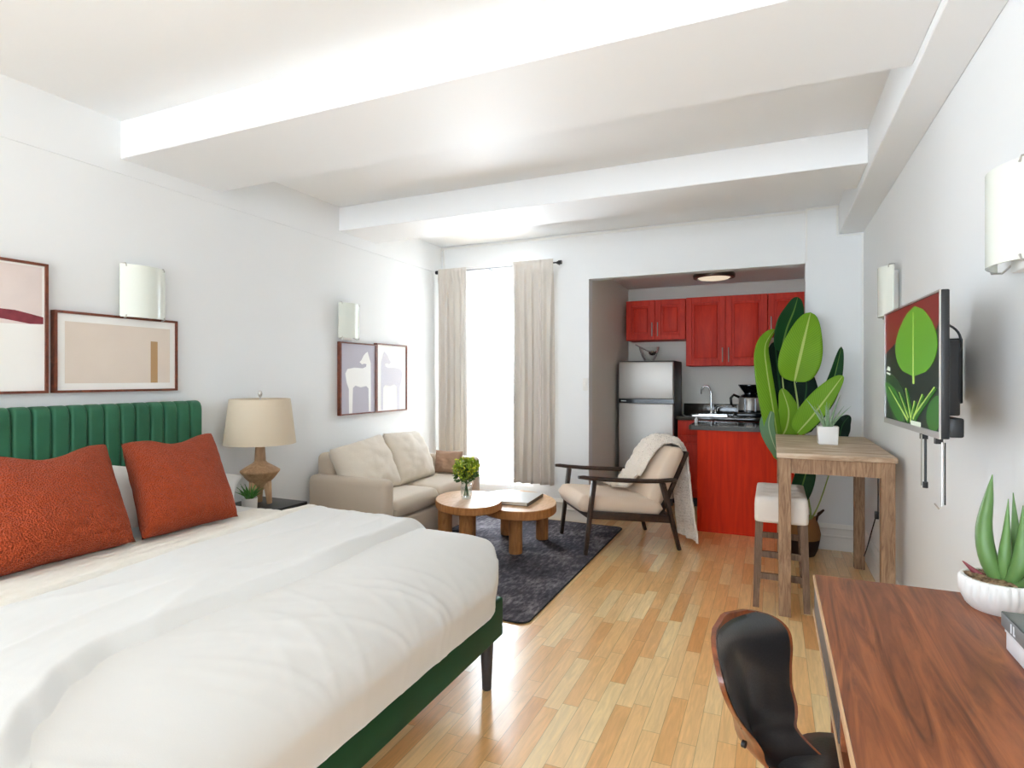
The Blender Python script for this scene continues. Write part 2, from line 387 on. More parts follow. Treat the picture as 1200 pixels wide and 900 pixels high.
def again(o, loc, label, rz=None):
    c = dup(o); c.location = loc; c['label'] = label
    if rz is not None: c.rotation_euler = (0, 0, rz)
    return c
def structure(o, label=None, cat=None):
    o['kind'] = 'structure'
    if label: o['label'] = label; o['category'] = cat or 'wall'
    return o
def sm(t): t = max(0, min(1, t)); return t*t*(3-2*t)
def fbm(x, y, z=0, o=4): return noise.fractal(Vector((x, y, z)), 1.0, 2.0, o)

# ------------------------------------------------------------------ room shell
W, D, H = 3.83, 5.31, 2.73          # room width, depth to the back wall, ceiling height
KL, KR, KD, KH = 1.606, 3.50, 6.97, 2.42   # kitchen alcove
RY = -4.6
structure(MB().box(-.15, 4.0, RY-.1, KD+.15, -.1, 0).build('floor', 'floor'), 'glossy honey oak strip floor', 'floor')
b = MB(); b.box(-.15, 4.0, RY-.1, D+.12, H, H+.1)
structure(b.build('ceiling', 'ceiling'), 'white plaster ceiling', 'ceiling')
structure(MB().box(1.5, 3.65, D+.12, KD+.15, KH, KH+.1).build('ceiling_kitchen', 'ceiling'), 'low white ceiling over the kitchen nook', 'ceiling')
LW = (-3.9, -1.2, .3, 2.45)          # wide unseen window added behind the camera to light the right wall
b = MB(); b.box(-.12, 0, RY, LW[0], 0, H); b.box(-.12, 0, LW[1], D+.12, 0, H); b.box(-.12, 0, LW[0], LW[1], 0, LW[2]); b.box(-.12, 0, LW[0], LW[1], LW[3], H)
structure(b.build('wall_left', 'wall'), 'long white wall behind bed and sofa')
structure(MB().box(W, W+.12, RY, D+.12, 0, H).build('wall_right', 'wall'), 'white wall carrying the television')
WX0, WX1, WZ0, WZ1 = .27, 1.04, .30, 2.36   # window opening
b = MB()
b.box(0, WX0, D, D+.12, 0, H); b.box(WX0, WX1, D, D+.12, 0, WZ0); b.box(WX0, WX1, D, D+.12, WZ1, H)
b.box(WX1, KL, D, D+.12, 0, H); b.box(KL, 3.425, D, D+.12, 2.29, H); b.box(3.425, W, D, D+.12, 0, H)
structure(b.build('wall_back', 'wall'), 'white back wall with window and kitchen opening')
structure(MB().box(3.425, W, D-.045, D, 0, H).build('column', 'wall'), 'shallow white pier right of the kitchen opening', 'column')
structure(MB().box(KL-.1, KL, D+.12, KD+.1, 0, KH).build('wall_kitchen_left', 'alcove'), 'left side wall of kitchen nook')
structure(MB().box(KL-.1, KR+.1, KD, KD+.1, 0, KH).build('wall_kitchen_back', 'alcove'), 'rear wall of kitchen nook')
structure(MB().box(KR, KR+.1, D+.12, KD, 0, KH).build('wall_kitchen_right', 'alcove'), 'right side wall of kitchen nook')
# rear wall behind the camera: two tall unseen windows added for fill light
b = MB(); RW = ((.12, 1.85), (1.98, 3.71)); RZ0, RZ1 = .2, 2.45
b.box(0, W, RY-.12, RY, 0, RZ0); b.box(0, W, RY-.12, RY, RZ1, H)
b.box(0, .12, RY-.12, RY, RZ0, RZ1); b.box(1.85, 1.98, RY-.12, RY, RZ0, RZ1); b.box(3.71, W, RY-.12, RY, RZ0, RZ1)
structure(b.build('wall_rear', 'wall'), 'rear wall with two tall windows added for fill light')
# beams
structure(MB().box(0, W-.17, 2.0, 2.61, 2.53, H, .004, 1).build('beam', 'ceiling'), 'wide white ceiling beam nearer the bed', 'beam')
structure(MB().box(0, W-.17, 3.72, 4.2, 2.54, H, .004, 1).build('beam', 'ceiling'), 'white ceiling beam nearer the window', 'beam')
structure(MB().box(W-.17, W, RY, D-.045, 2.495, H, .004, 1).build('beam', 'ceiling'), 'white boxed beam running along the right wall', 'beam')
structure(MB().box(0, .006, RY, D, 2.45, H).build('trim_1', 'wall'), 'raised plaster band atop the left wall', 'trim')
b = MB()
b.box(.008, 3.425, D-.012, D, H-.03, H-.012); b.box(3.425, 3.66, D-.057, D-.045, H-.022, H-.008); b.box(3.644, 3.656, D-.057, D-.045, 2.48, H-.02)
b.box(3.65, W, D-.057, D-.045, 2.475, 2.487); b.box(3.425, 3.437, D-.057, D-.045, 2.3, H-.02); b.box(.03, .045, D-.012, D, 2.3, H-.03)
b.box(W-.014, W-.002, D-.06, D-.047, .2, 2.48)
structure(b.build('trim_2', 'trim'), 'thin white cable moulding around the back wall top', 'trim')
def base(name, fn, l0, l1, h=.205):
    prof = [(0, 0), (.02, 0), (.02, .03), (.016, .045), (.016, .10), (.02, .11), (.014, .12), (.014, .165), (.02, .175), (.012, .192), (.006, h), (0, h)]
    b = MB(); b.prism(prof, lambda p: fn(p, l0), lambda p: fn(p, l1)); return structure(b.build(name, 'trim', angle=20), 'tall moulded white baseboard', 'baseboard')
base('baseboard_back', lambda p, l: Vector((l, D-.045-p[0], p[1])), 3.425, W)
base('baseboard_window', lambda p, l: Vector((l, D-p[0], p[1])), 0, KL)
base('baseboard_left', lambda p, l: Vector((p[0], l, p[1])), RY, D-.03)
base('baseboard_right', lambda p, l: Vector((W-p[0], l, p[1])), RY, D-.07)
# windows
def window(name, x0, x1, z0, z1, y, label, mull=True):
    b = MB(); f = .05
    b.box(x0, x0+f, y-.03, y+.03, z0, z1); b.box(x1-f, x1, y-.03, y+.03, z0, z1)
    b.box(x0+f, x1-f, y-.03, y+.03, z0, z0+f); b.box(x0+f, x1-f, y-.03, y+.03, z1-f, z1)
    b.box(x0+f, x1-f, y-.025, y+.025, (z0+z1)/2-.02, (z0+z1)/2+.02)
    o = structure(b.build(name, 'trim'), label, 'window')
    MB().box(x0+f, x1-f, y-.003, y+.003, z0+f, z1-f).build('window_pane', 'pane', o)
    return o
window('window_1', WX0, WX1, WZ0, WZ1, D+.07, 'bright sash window behind the sheer curtain')
b = MB()
b.box(-.09, -.03, LW[0], LW[0]+.05, LW[2], LW[3]); b.box(-.09, -.03, LW[1]-.05, LW[1], LW[2], LW[3]); b.box(-.09, -.03, LW[0], LW[1], LW[2], LW[2]+.05); b.box(-.09, -.03, LW[0], LW[1], LW[3]-.05, LW[3]); b.box(-.085, -.035, (LW[0]+LW[1])/2-.025, (LW[0]+LW[1])/2+.025, LW[2], LW[3])
wl = structure(b.build('fill_window_4', 'trim'), 'wide unseen window added for fill light in the left wall behind the camera', 'window')
MB().box(-.063, -.057, LW[0]+.05, LW[1]-.05, LW[2]+.05, LW[3]-.05).build('window_pane', 'pane', wl)
window('fill_window_2', *RW[0], RZ0, RZ1, RY-.06, 'left tall unseen window added for fill light in the rear wall'); window('fill_window_3', *RW[1], RZ0, RZ1, RY-.06, 'right tall unseen window added for fill light in the rear wall')

# ------------------------------------------------------------------ bed
BY0, BY1, BX = .45, 2.335, 2.10
bed = thing('bed', 'green velvet bed with channel-tufted headboard against the left wall', 'bed', (0, 0, 0))
def headboard():
    y0, y1, n = .36, 2.42, 26; z0, z1 = .05, 1.228; b = MB(); wch = (y1-y0)/n
    per = 16; nu = n*per
    path = [(.10, z0), (.10, .4), (.10, .7), (.10, 1.0), (.10, 1.17), (.098, 1.195), (.088, 1.215), (.07, 1.226), (.05, 1.228), (.03, 1.226), (.022, 1.21), (.02, 1.0), (.02, z0)]
    def fn(u, v):
        k = int(round(v*(len(path)-1))); x, z = path[k]
        t = (u*n) % 1.0
        if u > .9999: t = 1.0
        g = 1 - abs(2*t-1)**9
        if k >= 10: g = 1
        gx = .022*(g-1) if k < 8 else 0
        gz = .012*(g-1) if 5 <= k < 10 else 0
        return Vector((x+gx, y0+u*(y1-y0), z+gz))
    vs = b.grid(nu, len(path)-1, fn)
    b.cap([r[0] for r in vs]); b.cap([r[-1] for r in vs], True)
    return b.build('headboard', 'velvet', bed, angle=60)
headboard()
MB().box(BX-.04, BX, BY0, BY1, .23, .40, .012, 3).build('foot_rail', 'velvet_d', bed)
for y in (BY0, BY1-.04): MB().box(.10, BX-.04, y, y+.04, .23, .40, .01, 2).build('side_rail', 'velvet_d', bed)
for x, y in ((BX-.06, BY1-.045), (BX-.06, BY0+.05), (.16, BY1-.045), (.16, BY0+.05)):
    MB().lathe([(.018, 0), (.02, .004), (.031, .232)], (x, y, 0), 24).build('leg', 'black_leg', bed)
MB().box(.11, BX-.05, BY0+.03, BY1-.03, .33, .61, .05, 4).build('mattress', 'linen', bed)

def bend(s, hi, rx, rz):
    """s is arclength; returns position and drop for a cloth edge rolling over at hi"""
    lo = hi-rx; q = (rx+rz)/2*PI/2
    if s <= lo: return s, 0
    t = s-lo
    if t < q:
        a = t/q*PI/2; return lo+rx*math.sin(a), rz*(1-math.cos(a))
    return hi, rz+(t-q)
def sheet(name, matn, parent, xa, xb, ya, yb, ztop, zbot, nu, nv, wr, foot=True, frx=.30, frz=.19, srx=.16, srz=.14, seed=0, edge=0, thick=0):
    """cloth over the bed: x from xa(y) to xb(y), rolling over the foot and both sides"""
    b = MB(); sideL = (srx+srz)/2*PI/2; footL = (frx+frz)/2*PI/2
    def fn(u, v):
        extS = .20
        s = ya - extS*.6 + v*(yb-ya+extS*1.2+ (sideL-srx))
        mid = (ya+yb)/2
        if s > mid: y, dy = bend(s, yb, srx, srz)
        else:
            yy, dy = bend(2*mid-s, 2*mid-ya, srx, srz); y = 2*mid-yy
        x0, x1 = xa(y), xb(y)
        if foot:
            sx = x0 + u*(x1+(footL-frx)+.12-x0); x, dx = bend(sx, x1, frx, frz)
        else: x, dx = x0+u*(x1-x0), 0
        drop = (dx**2.6+dy**2.6)**(1/2.6)
        # rounded plan corner
        if foot:
            Rr = .30; ex = (x-(x1-Rr))/Rr; ey = (y-(yb-Rr))/Rr
            if ex > 0 and ey > 0:
                h = math.hypot(ex, ey)
                if h > 1: x = x1-Rr+Rr*ex/h; y = yb-Rr+Rr*ey/h
        z = ztop-drop
        maxd = ztop-zbot
        if drop > .16:
            k = sm((drop-.16)/.12)
            if dx > .12: x -= .015*k
        w = wr(x, y, drop)
        if not foot:
            e = min(u, 1-u)/.5; z -= edge*(1-sm(min(u, 1-u)*9))
        z = max(z+w, zbot+.002*w)
        z = max(z, zbot)
        nx = .6*w if dx > .1 else 0; ny = .6*w if dy > .1 else 0
        return Vector((x+nx, y+ny, z))
    b.grid(nu, nv, fn)
    return b.build(name, matn, parent, angle=180, solid=thick)
def wr_duvet(x, y, d):
    big = .009*fbm(x*1.5+3, y*1.7, 1, 2)
    foot = sm((x-1.45)/.5)
    c = 0
    for ang, f, seed, amp in ((34, 9, 3, .0042), (-12, 7, 15, .0022), (48, 15, 22, .0020)):
        ca, sa = math.cos(R(ang)), math.sin(R(ang)); al, ac = x*ca+y*sa, -x*sa+y*ca
        ac += .10*noise.noise(Vector((al*1.6, ac*1.3, seed)))
        m_ = sm(.5+1.6*noise.noise(Vector((x*2.1+seed, y*1.8, seed*2.0))))
        c += amp*m_*(1-abs(noise.noise(Vector((al*1.3, ac*f, seed)))))**9
    return big + c*(.35+.9*foot) + .0012*fbm(x*14, y*14, 2, 3)
duvet = tag(sheet('duvet', 'linen', None, lambda y: 1.0, lambda y: 2.15, .40, 2.40, .675, .385, 130, 190, wr_duvet), 'plump white duvet covering the foot half of the bed', 'duvet')
def interp(pts, y):
    pts = sorted(pts)
    if y <= pts[0][0]: return pts[0][1]
    for (a, p), (c, q) in zip(pts, pts[1:]):
        if y <= c:
            t = (y-a)/(c-a); return p+(q-p)*sm(t)*.5+(q-p)*t*.5
    return pts[-1][1]
fold_lo = [(.3, 2.10), (.58, 1.99), (.68, 1.87), (.80, 1.76), (.92, 1.70), (1.19, 1.70), (1.68, 1.745), (2.36, 1.715)]
fold_up = [(.4, 1.17), (.94, 1.145), (1.42, 1.095), (2.40, 1.02)]
def wr_fold(x, y, d):
    rid = 1-abs(noise.noise(Vector((x*5.0+y*.6, y*1.6-x*1.0, 14.2))))
    return .010*fbm(x*2+8, y*1.4, 6, 2) + .008*rid**6 + .0025*fbm(x*14, y*10, 3, 3)
fold = sheet('turned_back_fold', 'linen2', duvet, lambda y: interp(fold_up, y), lambda y: interp(fold_lo, y), .385, 2.415, .713, .40, 70, 170, wr_fold, foot=False, edge=.048, seed=2)
def wr_quilt(x, y, d):
    t = (x-(interp(fold_up, y)+.02))/.035
    return .002*math.sin(x*120+3*fbm(x*3, y*3)) + .006*fbm(x*3, y*3, 9, 2) + .058*math.exp(-t*t)
sheet('coverlet', 'quilt', None, lambda y: .62, lambda y: interp(fold_up, y)+.075, .39, 2.41, .672, .42, 60, 150, wr_quilt, foot=False, edge=.02)
tag(bpy.data.objects['coverlet'], 'cream textured coverlet band between the pillows and the duvet fold', 'blanket')
MB().box(.11, .75, BY0+.02, BY1+.03, .56, .655, .04, 4).build('fitted_sheet', 'linen', bed)

def pillow(name, matn, BL, BR, TR, TL, th, parent=None, pinch=.07, dent=0, n=28, seed=0, wr=.004, normal=None, pw=.42):
    BL, BR, TR, TL = map(Vector, (BL, BR, TR, TL)); nrm = (BR-BL).cross(TL-BL).normalized(); up = ((TL+TR)-(BL+BR)).normalized()
    b = MB()
    for side in (1, -1):
        def fn(u, v):
            a, c = 2*u-1, 2*v-1
            a2 = a*(1-pinch*(1-c*c)*abs(a)**2); c2 = c*(1-pinch*(1-a*a)*abs(c)**2)
            p = BL*(1-a2)*(1-c2)/4+BR*(1+a2)*(1-c2)/4+TR*(1+a2)*(1+c2)/4+TL*(1-a2)*(1+c2)/4
            h = ((1-a*a)*(1-c*c))**pw
            w = wr*fbm(a*2.5+seed, c*2.5, seed+side)*min(1, h*3) if h > 0 else 0
            k = sm((c+.2)/1.2)
            d = dent*math.exp(-(a/.45)**2)*k
            return p + nrm*side*(th/2*h + w) - up*d
        b.grid(n, n, fn)
    return b.build(name, matn, parent, angle=180, weld=.0008)
tag(pillow('bed_pillow', 'linen', (.60, 1.60, .69), (.56, 2.25, .70), (.30, 2.535, .775), (.20, 1.60, .97), .14, wr=.012, seed=3), 'white bed pillow leaning behind the rust cushion beside the lamp', 'pillow')
tag(pillow('throw_cushion', 'rust', (.80, 1.585, .69), (.82, 2.045, .69), (.44, 2.20, 1.065), (.44, 1.725, 1.058), .20, pw=.36, dent=.045, seed=11, wr=.006, n=36), 'rust boucle cushion on the bed closer to the lamp', 'cushion', 'rust cushions on the bed')
tag(pillow('throw_cushion', 'rust', (.80, 1.03, .685), (.80, 1.56, .69), (.44, 1.66, 1.06), (.44, 1.13, 1.055), .21, pw=.36, dent=.05, seed=15, wr=.006, n=36), 'rust boucle cushion on the bed at the left picture edge', 'cushion', 'rust cushions on the bed')

# ------------------------------------------------------------------ framed pictures
def picture(name, label, y0, y1, z0, z1, paint, depth=.035, fw=.012):
    t = thing(name, label, 'picture', (.004, (y0+y1)/2, z0), 0, 'walnut framed pictures on the left wall')
    w, h = y1-y0, z1-z0; b = MB()
    b.box(0, depth, -w/2, -w/2+fw, 0, h); b.box(0, depth, w/2-fw, w/2, 0, h); b.box(0, depth, -w/2+fw, w/2-fw, 0, fw); b.box(0, depth, -w/2+fw, w/2-fw, h-fw, h)
    b.build('frame', 'frame', t)
    iw, ih = w-2*fw, h-2*fw; x = depth-.010
    paint(t, x, iw, ih, fw)
    return t
def poly(t, name, matn, x, iw, ih, fw, pts, th=.001):
    b = MB(); b.prism(pts, lambda p: Vector((x, (p[0]-.5)*iw, fw+p[1]*ih)), lambda p: Vector((x+th, (p[0]-.5)*iw, fw+p[1]*ih)))
    return b.build(name, matn, t)
RECT = [(0, 0), (1, 0), (1, 1), (0, 1)]
def paint_abstract(t, x, iw, ih, fw):
    poly(t, 'mount', 'paper', x-.01, iw, ih, fw, RECT, .01)
    poly(t, 'print', 'print_pink', x, iw, ih, fw, [(.04, .50), (.98, .53), (.98, .985), (.04, .985)], .0006)
    poly(t, 'brush_stroke', 'print_wine', x+.0006, iw, ih, fw, [(.04, .56), (.4, .60), (.62, .635), (.80, .63), (.9, .61), (.99, .59), (.99, .535), (.9, .53), (.8, .545), (.66, .565), (.5, .57), (.3, .53), (.04, .50)], .0006)
def paint_bar(t, x, iw, ih, fw):
    poly(t, 'mount', 'paper', x-.01, iw, ih, fw, RECT, .01)
    poly(t, 'print', 'print_beige', x, iw, ih, fw, [(.06, .09), (.95, .09), (.95, .90), (.06, .90)], .0006)
    poly(t, 'printed_bar', 'print_brown', x+.0006, iw, ih, fw, [(.765, .09), (.83, .09), (.83, .70), (.765, .70)], .0006)
HORSE = [(292, 395), (312, 470), (313, 620), (312, 800), (300, 800), (298, 645), (284, 628), (250, 636), (218, 624), (204, 640), (200, 805), (181, 805), (180, 645), (168, 605), (160, 545), (172, 515), (212, 505), (262, 508), (282, 498), (286, 480), (272, 476), (258, 482), (243, 468), (256, 450), (266, 425), (280, 405)]
HP = [((x-135)/205, 1-(y-350)/455) for x, y in HORSE]
def paint_h1(t, x, iw, ih, fw):
    poly(t, 'print', 'print_lav', x-.01, iw, ih, fw, RECT, .01); poly(t, 'printed_horse', 'print_white', x, iw, ih, fw, HP, .0006)
def paint_h2(t, x, iw, ih, fw):
    poly(t, 'print', 'print_white', x-.01, iw, ih, fw, RECT, .01); poly(t, 'printed_horse', 'print_dots', x, iw, ih, fw, [(1-u, v) for u, v in reversed(HP)], .0006)
picture('framed_picture', 'large picture with burgundy stroke over pale ground, above the headboard', 1.02, 1.642, 1.288, 1.90, paint_abstract)
picture('framed_picture', 'wide beige picture with ochre bar, above the headboard', 1.668, 2.303, 1.288, 1.688, paint_bar)
picture('framed_picture', 'framed white horse on lavender ground above the sofa', 3.70, 4.165, 1.058, 1.652, paint_h1)
picture('framed_picture', 'framed speckled lavender horse on white ground above the sofa', 4.168, 4.63, 1.058, 1.665, paint_h2)

# ------------------------------------------------------------------ wall sconces (local: panel bows towards +x, wall at x=0)
def sconce(label, loc, rz, w=.25, h=.28):
    t = thing('wall_sconce', label, 'sconce', loc, rz, 'white glass wall sconces')
    b = MB()
    def arc(off):
        def fn(u, v):
            a = (u-.5)*2; return Vector((.035+.055*(1-a*a)+off, a*w/2, (v-.5)*h))
        return fn
    v1 = b.grid(20, 2, arc(0)); v2 = b.grid(20, 2, arc(.006))
    for A, B in ((v1[0], v2[0]), (v1[-1], v2[-1])):
        for i in range(20): b.bm.faces.new((A[i], A[i+1], B[i+1], B[i]))
    for k in (0, -1):
        for j in range(2): b.bm.faces.new((v1[j][k], v1[j+1][k], v2[j+1][k], v2[j][k]))
    b.build('glass_shade', 'opal', t)
    MB().box(.0015, .03, -.05, .05, -h/2-.015, h/2-.02, .004).build('back_plate', 'white_cer', t)
    for sy in (-1, 1):
        for sz in (-1, 1):
            c = MB(); y, z = sy*(w/2-.02), sz*h/2
            c.tube([(.025, sy*.04, z*.9), (.03, y, z+sz*.004), (.055, y, z+sz*.004), (.06, y, z-sz*.012)], .003, 8)
            c.build('clip', 'nickel', t)
    return t
sconce('white glass sconce above the wide beige picture', (0, 2.10, 1.825), 0)
sconce('white glass sconce above the framed horses', (0, 3.80, 1.822), 0)
sconce('white glass sconce beyond the television', (W, 3.93, 1.85), PI)
sconce('large white glass sconce at the right picture edge', (W, 2.05, 1.805), PI, .27, .265)

# ------------------------------------------------------------------ nightstand, lamp, little plant
ns = thing('nightstand', 'black nightstand between the bed and the sofa', 'nightstand', (0, 0, 0))
MB().box(.02, .42, 2.50, 2.93, .535, .56, .004).build('top', 'black', ns)
MB().box(.03, .40, 2.51, 2.92, .33, .535, .003).build('body', 'black', ns)
d_ = MB().box(.40, .415, 2.52, 2.91, .345, .525, .004).build('drawer', 'black', ns); MB().tube([(.415, 2.715, .43), (.44, 2.715, .43)], .01, 12).build('knob', 'nickel', d_)
for x in (.05, .38):
    for y in (2.54, 2.89): MB().bar((x, y, 0), (x, y, .34), .025, .025, .035, .035).build('leg', 'black', ns)
LX, LY = .21, 2.74
lamp = thing('table_lamp', 'table lamp with sculpted oak base and linen drum shade on the nightstand', 'lamp', (LX, LY, .56))
MB().lathe([(.0, .085), (.02, .09), (.055, .135), (.085, .165), (.118, .208), (.118, .216), (.09, .235), (.045, .262), (.034, .275), (.028, .375), (0, .378)], seg=40, caps=False).build('base', 'lampwood', lamp)
for k in range(3):
    a = R(20+120*k); MB().bar((.062*math.cos(a), .062*math.sin(a), 0.002), (.045*math.cos(a), .045*math.sin(a), .16), .03, .024, .045, .04, bev=.006).build('foot', 'lampwood', lamp)
MB().lathe([(.008, .37), (.012, .39), (.006, .40), (.006, .68), (.010, .685), (.014, .70), (.010, .715), (0, .72)], seg=16, caps=False).build('finial', 'nickel', lamp)
b = MB(); b.lathe([(.215, .385), (.181, .668)], seg=64, caps=False)
b.lathe([(.211, .385), (.178, .668)], seg=64, caps=False)
sh = b.build('lamp_shade', 'shade', lamp)
b = MB()
for k in range(3):
    a = k*2*PI/3; b.tube([(0, 0, .66), (.179*math.cos(a), .179*math.sin(a), .66)], .002, 6)
b.build('shade_spider', 'nickel', sh)
sp = thing('potted_plant', 'small spiky green plant in white pot beside the lamp', 'plant', (.33, 2.55, .56))
MB().lathe([(.032, 0), (.042, .02), (.045, .085), (.040, .085), (.038, .075), (0, .075)], seg=28, caps=False).build('pot', 'white_cer', sp)
def spike(t, name, matn, base_, ang, tilt, L, w, curve=.25, thick=.35, n=8):
    """fleshy tapering leaf: tilt from vertical, curving outwards"""
    p = Vector(base_); d = Vector((math.cos(ang), math.sin(ang), 0)); pts = []; rad = []
    for k in range(n+1):
        s = k/n; th = tilt+curve*s
        pts.append(p + d*(L*s*math.sin(th)) + Vector((0, 0, L*s*math.cos(th)))); rad.append(max(.0006, w*(1-s**1.7)*(.75+.5*s*(1-s)*2)))
    b = MB(); b.tube(pts, rad, 8, sx=1/thick*.5, up=d.cross(Vector((0, 0, 1))).cross(Vector((0, 0, 1))) if False else None)
    return b.build(name, matn, t, angle=60)
for k in range(22):
    spike(sp, 'leaf', 'spiky', (.01*math.cos(k), .01*math.sin(k), .07), k*2.4, .15+.75*(k/22), .10+.02*random.random(), .006, .2)

# ------------------------------------------------------------------ sofa (front faces +x)
SX, SY0, SY1 = .755, 3.305, 4.76
sofa = thing('sofa', 'beige two-seat sofa below the framed horses', 'sofa', (0, 0, 0))
MB().box(.07, SX-.02, SY0+.10, SY1-.10, .10, .34, .02, 3).build('base', 'sofa', sofa)
def arm(y0, y1):
    b = MB()
    b.box(.06, SX, y0, y1, .10, .65, .045, 5)
    return b.build('arm', 'sofa', sofa)
arm(SY0, SY0+.125); arm(SY1-.13, SY1)
b = MB(); b.box(.05, .20, SY0+.10, SY1-.10, .10, .80, .05, 5); b.build('back', 'sofa', sofa)
ym = (SY0+SY1)/2
for y0, y1 in ((SY0+.13, ym-.004), (ym+.004, SY1-.135)):
    b = MB()
    def fn_side(side):
        def fn(u, v):
            a, c = 2*u-1, 2*v-1
            h = ((1-abs(a)**12)*(1-abs(c)**12))**.4
            a = math.sin(a*PI/2)*.3+a*.7; c = math.sin(c*PI/2)*.3+c*.7
            rx = 1-.02*(1-h)
            return Vector((.46+.29*a, (y0+y1)/2+(y1-y0)/2*c, .422+side*(.07+.010*(1-a*a)*(1-c*c))*h))
        return fn
    b.grid(26, 26, fn_side(1)); b.grid(26, 26, fn_side(-1))
    b.build('seat_cushion', 'sofa_seat', sofa, angle=180, weld=.001)
for x in (.12, SX-.07):
    for y in (SY0+.06, SY1-.06): MB().bar((x, y, .0105 if x > .5 else 0), (x, y, .105), .03, .03, .04, .04).build('leg', 'wenge', sofa)
tag(pillow('sofa_cushion', 'sofa_cush', (.42, 3.40, .49), (.45, 3.92, .49), (.25, 3.90, .90), (.22, 3.36, .835), .25, wr=.014, seed=21, pinch=.04, pw=.3), 'cream back cushion on the sofa, nearer the bed', 'cushion', 'cream sofa back cushions')
tag(pillow('sofa_cushion', 'sofa_cush', (.45, 3.86, .49), (.43, 4.46, .49), (.23, 4.46, .885), (.27, 3.94, .905), .25, wr=.014, seed=25, pinch=.04, pw=.3), 'cream back cushion on the sofa, nearer the window', 'cushion', 'cream sofa back cushions')
tag(pillow('sofa_cushion', 'taupe', (.36, 4.60, .50), (.62, 4.60, .50), (.64, 4.62, .70), (.36, 4.62, .70), .12, wr=.008, seed=29, pinch=.05), 'small taupe cushion against the far sofa arm', 'cushion')

# ------------------------------------------------------------------ rug and coffee tables
def rrect(x0, x1, y0, y1, r, n=8):
    o = []
    for cx, cy, a0 in ((x1-r, y0+r, -90), (x1-r, y1-r, 0), (x0+r, y1-r, 90), (x0+r, y0+r, 180)):
        for k in range(n+1):
            a = R(a0+90*k/n); o.append((cx+r*math.cos(a), cy+r*math.sin(a)))
    return o
rug = tag(MB().prism(rrect(.45, 1.945, 2.97, 5.24, .06), lambda p: Vector((p[0], p[1], .001)), lambda p: Vector((p[0], p[1], .009))).build('rug', 'rug'), 'charcoal mottled rug under the coffee tables', 'rug')
b = MB(); ol = rrect(.449, 1.946, 2.969, 5.241, .06); b.tube([(x, y, .006) for x, y in ol+ol[:1]], .005, 8, caps=False); b.build('edge_binding', 'rug_edge', rug)
def coffee(label, c, a, bb, z, th, legs, lr):
    t = thing('coffee_table', label, 'table', (c[0], c[1], .01), 0, 'nesting oak coffee tables')
    n = 64; ol = [(a[0]*math.cos(k*2*PI/n)+bb[0]*math.sin(k*2*PI/n), a[1]*math.cos(k*2*PI/n)+bb[1]*math.sin(k*2*PI/n)) for k in range(n)]
    b = MB(); zz = z-.01
    prof = [(.985, zz-th), (1, zz-th+.006), (1, zz-.006), (.99, zz-.001)]
    rings = [[b.bm.verts.new((x*s, y*s, h)) for x, y in ol] for s, h in prof]
    b.mi = 1
    for r0, r1 in zip(rings, rings[1:]):
        for i in range(n): f = b.bm.faces.new((r0[i], r0[(i+1) % n], r1[(i+1) % n], r1[i])); f.material_index = 1
    b.cap(list(reversed(rings[0]))); b.mi = 0; b.cap(rings[-1])
    b.build('tabletop', ['table_top', 'table_leg'], t, angle=30)
    for x, y in legs:
        MB().lathe([(lr-.004, 0), (lr, .004), (lr, zz-th-.0005)], (x-c[0], y-c[1], 0), 28).build('leg', 'table_leg', t)
    return t
coffee('smaller oval oak coffee table holding the flower vase', (1.05, 3.965), (.242, .085), (.155, -.30), .435, .058, ((.919, 4.22), (1.12, 3.80), (.88, 3.90)), .055)
coffee('larger oval oak coffee table holding the book', (1.285, 4.34), (.325, .055), (.155, -.39), .374, .07, ((1.372, 4.13), (1.415, 4.585), (1.08, 4.60)), .052)
# vase
VX, VY = 1.035, 3.955
vz = thing('flower_vase', 'clear glass vase of yellow-green sprigs on the smaller coffee table', 'vase', (VX, VY, .435))
b = MB(); pr_ = [(.0, .0), (.036, .0), (.042, .008), (.044, .05), (.043, .10), (.034, .125), (.026, .138), (.030, .15), (.0285, .15), (.0245, .138), (.031, .124), (.040, .10), (.041, .05), (.039, .012), (0, .008)]
b.lathe(pr_, seg=36, caps=False); b.build('glass', 'glass', vz)
MB().lathe([(0, .009), (.038, .013), (.0395, .05), (.039, .085), (0, .085)], seg=30, caps=False).build('water', 'water', vz)
b = MB(); tips = []
for k in range(16):
    a = k*2.4; r1 = .02; r2 = .03+.065*random.random(); h = .20+.10*random.random()
    tips.append((r2*math.cos(a), r2*math.sin(a), h))
    b.tube([(-r1*math.cos(a), -r1*math.sin(a), .02), (0, 0, .13), (r2*.6*math.cos(a), r2*.6*math.sin(a), h*.85), tips[-1]], .0016, 6)
b.build('stems', 'foliage_d', vz)
def leaflets(name, matn, n, rmin, rmax, zc, hz, size):
    b = MB()
    for k in range(n):
        u = random.random()*2-1; a = random.random()*2*PI; rr = (rmin+(rmax-rmin)*random.random()**.5)
        p = Vector((rr*math.sqrt(1-u*u)*math.cos(a), rr*math.sqrt(1-u*u)*math.sin(a), zc+hz*u*rr/rmax))
        d = Vector((random.uniform(-1, 1), random.uniform(-1, 1), random.uniform(-.3, 1))).normalized(); s_ = d.cross(Vector((random.uniform(-1, 1), random.uniform(-1, 1), .3))).normalized()
        q = d.cross(s_)*.15
        L_ = size*random.uniform(.7, 1.3)
        vs = [b.bm.verts.new(p + d*L_*x + s_*L_*y + q*L_*z) for x, y, z in ((0, 0, 0), (.35, .28, 1), (.8, .2, .6), (1.05, 0, 0), (.8, -.2, .6), (.35, -.28, 1))]
        m_ = b.bm.verts.new(p+d*L_*.5-q*L_*.3)
        for i in range(6): b.bm.faces.new((vs[i], vs[(i+1) % 6], m_))
    return b.build(name, matn, vz, angle=180)
leaflets('foliage', 'foliage', 330, .02, .105, .225, .085, .034)['kind'] = 'stuff'
